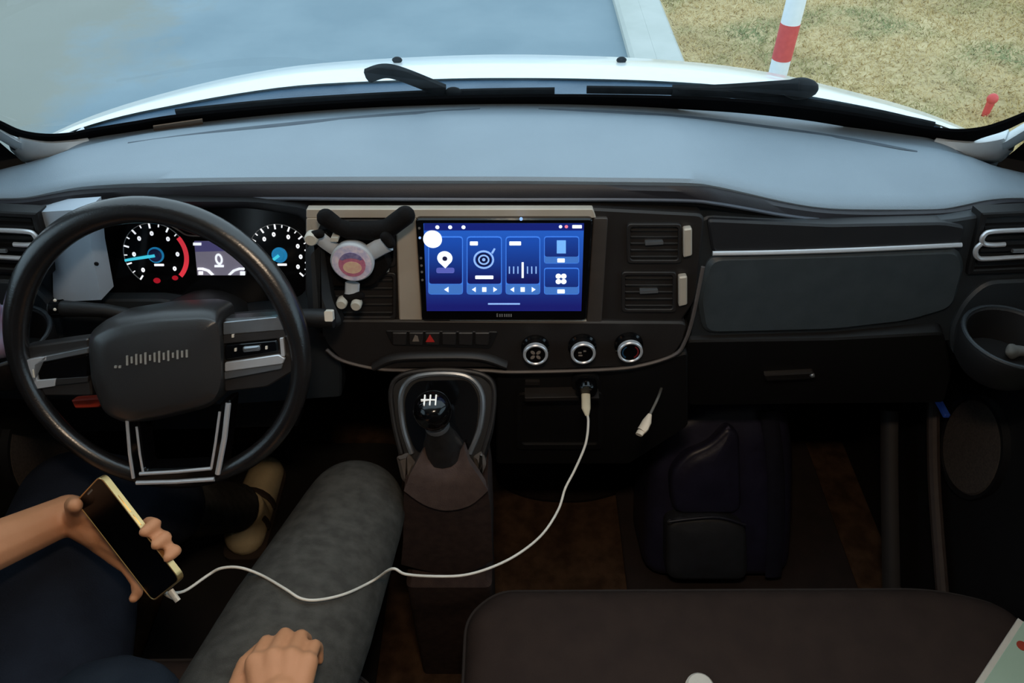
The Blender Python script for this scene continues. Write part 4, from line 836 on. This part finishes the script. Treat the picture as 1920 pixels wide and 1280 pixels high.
elL = Vector((-0.755, 0.30, 0.86)); elR = Vector((-0.20, 0.10, 0.76))
# body core
body.caps([pel, pel.lerp(chest, 0.5), chest], [0.13, 0.125, 0.14]); body.caps([hipR, pel, hipL], [0.1, 0.13, 0.1])
body.caps([shR, chest+Vector((0, 0, 0.06)), shL], [0.06, 0.12, 0.06]); body.caps([chest, neck, head_-Vector((0, 0, 0.04))], [0.12, 0.055, 0.055])
body.ball(head_, 0.1, 20, 14, sx=0.78, sy=0.95, sz=1.18); body.ball(head_+Vector((0, 0.075, -0.055)), 0.045, 12, 8)
body.caps([head_+Vector((0, 0.09, 0.02)), head_+Vector((0, 0.112, -0.018))], [0.008, 0.013])
for sx in (-1, 1): body.ball(head_+Vector((sx*0.078, -0.005, -0.005)), 0.03, 10, 8, sx=0.35, sy=0.7, sz=1)
for hp_, kn_, an_ in ((hipR, kneeR, ankR), (hipL, kneeL, ankL)): body.caps([hp_, hp_.lerp(kn_, 0.5), kn_, kn_.lerp(an_, 0.4), an_], [0.085, 0.075, 0.056, 0.05, 0.036])
body.caps([shL, elL, wristL], [0.05, 0.042, 0.027]); body.caps([shR, elR, wristR], [0.05, 0.042, 0.027])
for an_, sgn in ((ankR, 1), (ankL, 1)): body.caps([an_, an_+Vector((0, 0.03, -0.06)), an_+Vector((0, 0.16, -0.075))], [0.036, 0.034, 0.026])
# left hand round the phone
def lh(u, v, n): return PH.p(u, v, n)
mcp = [mc-gdir*0.031, mc-gdir*0.0105, mc+gdir*0.0105, mc+gdir*0.030]
for m_ in mcp: body.caps([wristL, lh(m_.x, m_.y, -0.026)], [0.021, 0.0135], 10)
body.caps([wristL, lh(*(mc-fdir*0.045), -0.030)], [0.026, 0.024])
fing = [(0.040, 0.026, 0.022, 0.0085), (0.045, 0.029, 0.024, 0.0088), (0.042, 0.027, 0.022, 0.0083), (0.033, 0.021, 0.019, 0.0074)]
for i, (m_, (l1, l2, l3, r_)) in enumerate(zip(mcp, fing)):
    d1 = fdir; p1 = m_+d1*l1; p2 = p1+d1*l2
    if i < 3:
        ux = 0.006+0.0205*i; vv = 0.0375+0.0105; p3 = Vector((ux+0.001, vv)); t = Vector((ux+0.002, vv-0.003)); p2 = Vector((ux-0.006, 0.028))
        pts = [lh(m_.x, m_.y, -0.024), lh(p1.x, p1.y, -0.0195), lh(min(p2.x, 0.06), min(p2.y, 0.030), -0.0185), lh(p3.x, p3.y, -0.011), lh(t.x, t.y, 0.004-0.002*i)]
        body.caps(pts, [r_*1.25, r_*1.08, r_, r_*0.92, r_*0.82], 10)
    else:
        pts = [lh(m_.x, m_.y, -0.024), lh(m_.x+0.03, m_.y+0.006, -0.018), lh(m_.x+0.043, m_.y+0.014, -0.006), lh(m_.x+0.046, m_.y+0.022, 0.007)]
        body.caps(pts, [r_*1.25, r_*1.05, r_, r_*0.85], 10)
body.caps([wristL.lerp(lh(-0.06, -0.09, -0.02), 0.55), lh(-0.072, -0.078, -0.016), lh(-0.080, -0.052, -0.004), lh(-0.074, -0.028, 0.0085)], [0.018, 0.0145, 0.0115, 0.0095], 10)
# right hand resting on the thigh
mcR = Vector((-0.272, 0.385, 0.69))
for i, dx in enumerate((-0.031, -0.0105, 0.0105, 0.030)):
    l1, l2, l3, r_ = fing[i]; m_ = mcR+Vector((dx, -abs(dx)*0.25, -abs(dx)*0.12))
    body.caps([wristR, m_], [0.022, 0.0135], 10)
    p1 = m_+Vector((dx*0.12, 0.86, -0.5))*l1; p2 = p1+Vector((0, 0.28, -0.95))*l2; p3 = p2+Vector((0, -0.45, -0.85))*l3
    body.caps([m_, p1, p2, p3], [r_*1.25, r_*1.08, r_, r_*0.85], 10)
body.caps([wristR, wristR.lerp(mcR, 0.5)], [0.026, 0.025])
body.caps([wristR.lerp(mcR, 0.3)+Vector((-0.018, 0, -0.006)), mcR+Vector((-0.048, -0.035, -0.018)), mcR+Vector((-0.05, 0.0, -0.026)), mcR+Vector((-0.038, 0.024, -0.034))], [0.018, 0.0145, 0.0115, 0.0095], 10)
bme = remesh(body, 0.0035, 3)
person = MB().obj('person', 'skin', modmesh=bme, angle=180, label='driver in grey jeans and dark jacket holding a phone at the lower left', cat='person')
# jeans
jm = MB()
for hp_, kn_, an_ in ((hipR, kneeR, ankR), (hipL, kneeL, ankL)):
    jm.caps([hp_, hp_.lerp(kn_, 0.35), hp_.lerp(kn_, 0.7), kn_], [0.115, 0.116, 0.104, 0.082], 20)
    jm.caps([kn_, kn_.lerp(an_, 0.35), kn_.lerp(an_, 0.8)], [0.078, 0.072, 0.058], 20); jm.tube([kn_.lerp(an_, 0.8), kn_.lerp(an_, 0.97)], [0.058, 0.056], 20)
jm.caps([hipR, pel, hipL], [0.115, 0.14, 0.115], 16)
# soft folds
fr_ = random.Random(5)
for hp_, kn_ in ((hipR, kneeR), (hipL, kneeL)):
    for i in range(7):
        t = 0.25+0.1*i; c = hp_.lerp(kn_, t)+Vector((0, 0, 0.012)); a = fr_.uniform(-0.5, 0.5)
        d_ = Vector((math.cos(a), math.sin(a), 0)); rr_ = 0.088-0.012*t
        jm.tube(cr([c-d_*rr_*0.95+Vector((0, 0, 0.0)), c-d_*rr_*0.6+Vector((0, 0, rr_*0.72)), c+Vector((0, 0, rr_*0.93)), c+d_*rr_*0.6+Vector((0, 0, rr_*0.72)), c+d_*rr_*0.95], 4), 0.011, 8)
jme = remesh(jm, 0.008, 8)
jeans = MB().obj('jeans', 'jeans', person, modmesh=jme, angle=180)
jk = MB(); jk.caps([pel+Vector((0, 0.03, 0.06)), pel.lerp(chest, 0.5), chest], [0.16, 0.155, 0.165], 20); jk.caps([shR, chest+Vector((0, 0, 0.06)), shL], [0.085, 0.145, 0.085], 16)
jk.caps([shL, shL.lerp(elL, 0.5), elL], [0.08, 0.072, 0.065], 16); jk.tube([elL, elL.lerp(wristL, 0.5), elL.lerp(wristL, 0.62)], [0.065, 0.055, 0.053], 18)
jk.caps([shR, shR.lerp(elR, 0.5), elR], [0.08, 0.072, 0.065], 16); jk.tube([elR, elR.lerp(wristR, 0.5), elR.lerp(wristR, 0.85)], [0.065, 0.055, 0.05], 18)
jk.ball(Vector((-0.50, 0.27, 0.60)), 0.12, 16, 10, sx=1.1, sy=1.3, sz=0.5)
MB().obj('jacket', 'jacket', person, modmesh=remesh(jk, 0.008, 6), angle=180)
cf_ = MB(); cf_.caps([hipL, hipL.lerp(kneeL, 0.35), hipL.lerp(kneeL, 0.7), kneeL], [0.122, 0.123, 0.112, 0.092], 20); cf_.caps([kneeL, kneeL.lerp(ankL, 0.4)], [0.092, 0.085], 20)  # dark navy layer around the left thigh, knee and upper shin
MB().obj('left_leg_layer', mat('leg_navy', S(26, 30, 40), S(32, 37, 48), rough=0.9, scale=18, bump=0.5, bscale=400, spec=0.2), person, modmesh=remesh(cf_, 0.009, 8), angle=180)
hr = MB(); hr.ball(head_+Vector((0, -0.02, 0.03)), 0.108, 20, 14, sx=0.8, sy=0.93, sz=1.08); MB().obj('hair', 'hair', person, modmesh=remesh(hr, 0.008, 2), angle=180)
for an_, nm in ((ankR, 'shoe'), (ankL, 'shoe')):
    sh = MB(); f0 = an_+Vector((0, -0.035, -0.06))
    sh.caps([f0, f0+Vector((0, 0.08, -0.005)), f0+Vector((0, 0.19, -0.02))], [0.046, 0.047, 0.044], 16); sh.tube([an_+Vector((0, 0, 0.0)), an_+Vector((0, 0.005, -0.06))], [0.048, 0.05], 16)
    so = MB().obj('shoe', 'shoe', person, modmesh=remesh(sh, 0.005, 3), angle=180)
    for dy in (0.02, 0.075): 
        c = f0+Vector((0, dy, 0.005)); MB().tube([c+Vector((0.053*math.cos(t), 0.01*math.sin(t), 0.055*math.sin(t))) for t in [math.pi*i/10 for i in range(11)]], [(0.009, 0.004)]*11, 8, flat=(0, 1, 0)).obj('strap', 'shoedark', so)
    MB().prism(fm, rounded([(f0.x-0.048, f0.y-0.05), (f0.x+0.048, f0.y-0.05), (f0.x+0.052, f0.y+0.2), (f0.x, f0.y+0.245), (f0.x-0.05, f0.y+0.2)], 0.03), 0.008, 0.028).obj('sole', 'shoedark', so)

# ================================================================== PHONE
phone = thing('smartphone', PH.O, 'black smartphone with a gold edge held in the left hand', 'phone')
prr = rrect(0, 0, 0.16, 0.075, 0.011, 5)
MB().ring(PH, prr, inset(ccw(prr), 0.002), -0.008, 0.0004, 0.0005).obj('frame', 'gold', phone)
MB().prism(PH, inset(ccw(prr), 0.0015), -0.0075, -0.0002).obj('glass', mat('phone_glass', S(4, 4, 5), S(5, 5, 6), rough=0.2, spec=0.2), phone)
MB().prism(PH, rrect(-0.0745, 0, 0.002, 0.014, 0.0009, 3), -0.001, 0.0001).obj('earpiece', mat('mark_grey', S(1, 1, 1)), phone)
for uu in (-0.035, -0.01): MB().prism(Frame(PH.p(uu, 0.0375, -0.004), PH.U, PH.N), rrect(0, 0, 0.016 if uu > -0.02 else 0.026, 0.0025, 0.001, 2), -0.0008, 0.0008).obj('side_button', 'gold', phone)

# ================================================================== PHONE MOUNT
pm_ = thing('phone_mount', F.p(*F.px(660, 500, 0.02), 0.02), 'grey-armed phone mount with a round pink and lavender badge clipped to the centre vent', 'phone mount')
def fq(a, b, n): return F.p(*F.px(a, b, n), n)
BK = mat('mount_black', S(13, 11, 11), S(17, 14, 13), rough=0.85, scale=80, bump=0.3, spec=0.15)
GA = mat('mount_grey', S(186, 192, 198), S(194, 200, 206), rough=0.45); CP = mat('mount_cream', S(188, 182, 168), S(196, 190, 176), rough=0.6)
MB().caps([fq(611, 408, .03), fq(634, 424, .03), fq(655, 432, .028), fq(700, 432, .028), fq(728, 428, .032), fq(760, 404, .034)], [.012, .0105, .012, .013, .013, .013], 14).obj('upper_cradle', BK, pm_, angle=80)
MB().prism(F, rounded(F.pxs([(596, 424), (725, 424), (722, 470), (735, 500), (700, 540), (600, 540), (588, 470)], .018), .01), 0.004, 0.018, .004).obj('back_plate', BK, pm_)
MB().prism(F, rounded(F.pxs(rc(625, 434, 639, 441), .024), .001), 0.02, 0.043).obj('latch', CP, pm_)
cA = F.px(660, 493, .045); fb2 = F.at(*cA, 0.018)
MB().lathe(fb2, [(0.020, 0.0), (0.0275, 0.012), (0.029, 0.018), (0.029, 0.025), (0.027, 0.0275), (0.001, 0.0275)], 36).obj('badge_body', GA, pm_)
bd = [o for o in pm_.children if o.name.startswith('badge_body')][0]
def speck(name, c1, c2, sc_): return mat(name, c1, c2, rough=0.35, scale=sc_, detail=2)
MB().lathe(fb2, [(0.0262, 0.027), (0.0262, 0.0281), (0.001, 0.0281)], 36).obj('badge_print', speck('badge_lavender', S(196, 190, 218), S(236, 222, 232), 140), bd)
MB().lathe(fb2, [(0.018, 0.0278), (0.018, 0.0286), (0.001, 0.0286)], 32, 0, -0.002).obj('badge_print', speck('badge_pink', S(206, 128, 150), S(190, 110, 140), 220), bd)
MB().prism(fb2, circ(0, -0.006, 0.0125, 24, 0.009), 0.0280, 0.0290).obj('badge_print', speck('badge_cream', S(234, 204, 170), S(228, 180, 160), 160), bd)
MB().prism(fb2, [(0.0165*math.cos(t), 0.001+0.0155*math.sin(t)) for t in [R(20+14*i) for i in range(11)]]+[(0.012*math.cos(t), 0.003+0.005*math.sin(t)) for t in [R(160-14*i) for i in range(11)]], 0.0280, 0.0290).obj('badge_print', speck('badge_violet', S(112, 104, 150), S(150, 140, 176), 200), bd)
def arm(pts, r, name='arm'): 
    w3 = [fq(a, b, n) for a, b, n in pts]; return MB().tube(w3, [(r, 0.006)]*len(w3), 10, flat=tuple((w3[1]-w3[0]).cross(F.N))).obj(name, GA, pm_)
arm([(638, 474, .03), (612, 456, .034), (596, 443, .036)], .010); arm([(690, 476, .03), (715, 462, .036), (727, 456, .038)], .012); arm([(661, 530, .03), (660, 548, .032), (658, 560, .034)], .010)
def padb(a, b, n, r): MB().lathe(F.at(*F.px(a, b, n), n-0.01), [(r*0.85, 0), (r, .003), (r, .013), (r*0.8, .016), (.0005, .016)], 18).obj('grip_pad', CP, pm_)
padb(584, 447, .046, .009); padb(641, 568, .044, .0075); padb(668, 571, .044, .0075)
MB().caps([fq(590, 440, .044), fq(600, 438, .046)], [.006, .006]).obj('joint', BK, pm_); MB().caps([fq(724, 444, .044), fq(732, 456, .046)], [.008, .007]).obj('joint', BK, pm_); MB().caps([fq(650, 558, .036), fq(676, 554, .036)], [.006, .006]).obj('joint', BK, pm_)

# ================================================================== CHARGER AND CABLES
from mathutils.bvhtree import BVHTree
bv = BVHTree.FromPolygons([v.co.copy() for v in jme.vertices], [tuple(p.vertices) for p in jme.polygons])
def on_leg(a, b, lift=0.007):
    d = ray(a, b).normalized(); h = bv.ray_cast(CAM, d)
    return h[0]-d*lift if h[0] else None
chg = thing('usb_charger', CF.p(*CF.px(1100, 738, 0.0), 0.0), 'black charger plugged into the socket below the climate knobs', 'charger')
cfr = CF.at(*CF.px(1100, 736, 0.01), -0.02)
MB().lathe(cfr, [(0.017, 0), (0.017, 0.026), (0.015, 0.03), (0.001, 0.03)], 20).obj('body', 'gloss', chg); MB().ring(cfr, circ(0, 0, .0215, 24), circ(0, 0, .0172, 24), -0.002, 0.012).obj('socket_ring', 'black', chg)
MB().prism(cfr, rrect(0, 0.009, 0.014, 0.004, .001), 0.029, 0.0305).obj('port', 'stack', chg); MB().prism(cfr, rrect(0.013, -0.016, 0.016, 0.003, .001), 0.012, 0.03).obj('release_tab', 'stack', chg)
dp = lambda a, b, k: PD(a, b, k)
pl0 = (cfr.p(0, -0.003, 0.03)-CAM).dot(FW)
path = [cfr.p(-0.001, -0.004, 0.03), dp(1099, 768, pl0-0.012), dp(1103, 790, pl0-0.014), dp(1098, 832, pl0-0.015), dp(1078, 880, pl0-0.015), dp(1060, 915, pl0-0.02), dp(1047, 955, pl0-0.03), dp(1018, 1000, pl0-0.05), dp(975, 1036, pl0-0.07), dp(925, 1062, pl0-0.09), dp(870, 1078, pl0-0.11), dp(810, 1080, pl0-0.13)]
k0 = pl0-0.15
for a, b in ((760, 1076), (735, 1066), (700, 1088), (650, 1112), (600, 1124), (565, 1122), (535, 1104), (490, 1078), (450, 1064), (415, 1065), (390, 1078)):
    h = on_leg(a, b)
    path.append(h if h and (h-CAM).dot(FW) < k0+0.15 else dp(a, b, k0)); k0 = (path[-1]-CAM).dot(FW)
path += [dp(345, 1108, k0-0.03), dp(310, 1112, 0.95), PH.p(0.095, 0.0, -0.004), PH.p(0.0815, 0.0, -0.004)]
cb = thing('charging_cable', path[0], 'white charging cable looping from the charger over the knee to the phone', 'cable')
MB().tube(cr(path, 6), 0.0020, 8).obj('cord', 'white', cb, angle=180)
MB().tube([path[0], path[0].lerp(path[1], 0.9), path[1].lerp(path[2], 0.5)], [(0.007, 0.004), (0.007, 0.004), (0.003, 0.003)], 10, flat=(1, 0, 0)).obj('plug', mat('plug_cream', S(196, 182, 152), S(204, 190, 160), rough=0.5), cb)
MB().tube([PH.p(0.0815, 0, -0.004), PH.p(0.098, 0, -0.004)], [(0.006, 0.0032), (0.005, 0.003)], 10, flat=tuple(PH.V)).obj('phone_plug', 'white', cb)
hc = thing('spare_cable', dp(1232, 744, 1.17), 'short loose cable end with a cream plug hanging beside the backpack', 'cable')
MB().tube(cr([CF.p(*CF.px(1240, 728, -0.02), -0.02), dp(1234, 745, 1.17), dp(1224, 766, 1.165), dp(1217, 780, 1.16)], 5), 0.0022, 8).obj('cord', mat('cord_grey', S(96, 92, 86), S(104, 100, 94)), hc)
MB().tube([dp(1219, 776, 1.16), dp(1213, 790, 1.158), dp(1207, 802, 1.156), dp(1203, 807, 1.155)], [(0.003, 0.003), (0.0085, 0.006), (0.0095, 0.006), (0.009, 0.006)], 12).obj('plug', mat('plug_pale', S(226, 208, 184), S(232, 214, 190), rough=0.5), hc)
MB().tube([dp(1202.5, 808.5, 1.1545), dp(1198, 815, 1.152)], [(0.008, 0.0045), (0.007, 0.004)], 12).obj('tip', mat('plug_pale', S(1, 1, 1)), hc)

# ================================================================== BACKPACK
BF = Frame((0, 0.835, 0.03), (1, 0, 0), (0, 0.17, 0.40))
bp_ = thing('backpack', tuple(PZ(1350, 1080, 0.01)), 'dark navy backpack standing in the passenger footwell', 'backpack')
def bpx(pts, n): return BF.pxs(pts, n)
pbody = rounded(bpx([(1206, 1090), (1212, 960), (1228, 850), (1262, 790), (1330, 760), (1430, 752), (1482, 768), (1496, 850), (1494, 980), (1486, 1090)], 0.0), 0.06, 5)
cushion(MB(), pbody, -0.16, 0.0, 0.04, crown=0.012, fr=BF).obj('main_body', 'navy', bp_, angle=80)
pk = rounded(bpx([(1250, 1088), (1250, 985), (1268, 972), (1352, 968), (1400, 985), (1404, 1088)], 0.04), 0.03, 4)
cushion(MB(), pk, 0.0, 0.045, 0.015, crown=0.006, fr=BF).obj('front_pocket', mat('navy_dark', S(36, 38, 42), S(42, 44, 50), rough=0.6, bump=0.3, bscale=80), bp_, angle=80)
up_ = rounded(bpx([(1262, 965), (1256, 890), (1290, 850), (1330, 835), (1366, 800), (1388, 815), (1392, 965)], 0.03), 0.03, 4)
cushion(MB(), up_, 0.0, 0.03, 0.012, crown=0.008, fr=BF).obj('upper_pocket', 'navy', bp_, angle=80)
MB().tube(cr([BF.p(*BF.px(a, b, .022), .022) for a, b in ((1302, 862), (1330, 842), (1352, 815), (1368, 800))], 4), 0.004, 8).obj('zip', mat('crease_highlight', S(70, 68, 92), S(80, 78, 104), rough=0.3), bp_)  # paler tube paints the highlight on the pocket's diagonal crease
MB().tube(cr([BF.p(*BF.px(a, b, .05), .05) for a, b in ((1254, 978), (1300, 972), (1350, 970), (1398, 984))], 4), 0.003, 8).obj('zip', 'navy2', bp_)
MB().tube(cr([BF.p(*BF.px(a, b, .012), .012) for a, b in ((1440, 770), (1452, 850), (1456, 960), (1450, 1080))], 5), [(0.018, 0.005)]*16, 10, flat=(1, 0, 0)).obj('shoulder_strap', 'navy2', bp_)
MB().tube(cr([BF.p(*BF.px(1370, 762, -.03), -.03), BF.p(*BF.px(1375, 745, -.02), -.02), BF.p(*BF.px(1420, 742, -.02), -.02), BF.p(*BF.px(1430, 760, -.03), -.03)], 5), 0.007, 8).obj('grab_handle', 'navy2', bp_)
MB().ball(BF.p(*BF.px(1256, 978, .045), .045), 0.005, 8, 6).obj('zip_pull', 'dchrome', bp_)

# ================================================================== SMALL THINGS ON THE SEAT / DASH ENDS
e0 = PZ(1828, 1280, 0.437); e1 = PZ(1920, 1140, 0.437); ed = (e1-e0).normalized(); pp = Vector((ed.y, -ed.x, 0))
pf = Frame((e0.x, e0.y, 0.437), tuple(ed), (-pp.x, -pp.y, 0)); 
bk = thing('booklet', pf.p(0.1, -0.05, 0), 'pale green booklet with a red mark lying on the passenger seat', 'booklet')
L0 = (e1-e0).length
x_max = 0.865
top_u = min(L0+0.02, (x_max-e0.x-0.1*pp.x)/ed.x)
MB().prism(pf, [(-0.07, -0.10), (top_u, -0.10), (top_u, 0), (-0.07, 0)], 0.0, 0.006, 0.001).obj('pages', 'white', bk)
MB().prism(pf, [(-0.07, -0.10), (top_u, -0.10), (top_u, -0.008), (-0.07, -0.008)], 0.006, 0.0072, 0.0005).obj('cover', 'paper', bk)
q2 = PZ(1917, 1210, 0.445); MB().prism(Frame((q2.x, q2.y, 0.4435), (1, 0, 0), (0, 1, 0)), circ(0, 0, 0.008, 16), 0, 0.0012).obj('red_mark', mat('stamp_red', S(170, 60, 40), S(180, 66, 44), rough=0.8), bk)
q2 = PZ(1312, 1290, 0.435); lid = thing('bottle_cap', (q2.x, q2.y, 0.43), 'small cream round cap on the seat at the lower frame edge', 'cap')
lf = Frame((q2.x, q2.y, 0.43), (1, 0, 0), (0, 1, 0)); MB().lathe(lf, [(0.02, 0), (0.021, 0.01), (0.018, 0.014), (0.001, 0.0145)], 24).obj('shell', 'white', lid); MB().ring(lf, circ(0, 0, 0.0215, 24), circ(0, 0, 0.0195, 24), 0.0, 0.004).obj('rim', 'white', lid)
# packet in the left cup holder, tissue in the right one
c = PZ(2, 632, 0.86)+Vector((0, 0, 0.012))
pk_ = MB(); rn = random.Random(9)
for i in range(9): pk_.ball(c+Vector((rn.uniform(-.022, .022), rn.uniform(-.022, .022), rn.uniform(-.03, .07))), rn.uniform(.016, .026), 10, 7)
MB().obj('snack_bag', mat('bag_film', S(150, 168, 196), S(178, 130, 160), rough=0.25, scale=22), modmesh=remesh(pk_, 0.006, 2), angle=40, label='crumpled pale blue and pink bag in the left dash cup holder', cat='bag')
c = PZ(1908, 650, 0.828); pk_ = MB()
for i in range(6): pk_.ball(c+Vector((rn.uniform(-.012, .012), rn.uniform(-.008, .008), rn.uniform(-.010, .004))), rn.uniform(.005, .009), 8, 6)
MB().obj('crumpled_paper', mat('grey_paper', S(84, 88, 88), S(100, 102, 100), rough=0.8), modmesh=remesh(pk_, 0.004, 1), angle=40, label='crumpled grey paper in the right dash cup holder', cat='paper')
q3 = PX(1766, 762, 0.845); MB().box(q3, (0.012, 0.05, 0.008), bev=0.002).obj('blue_tag', mat('blue_tag', S(40, 70, 150), S(46, 78, 160), rough=0.4, emit=0.05), label='small blue tag by the door sill on the right', cat='tag')
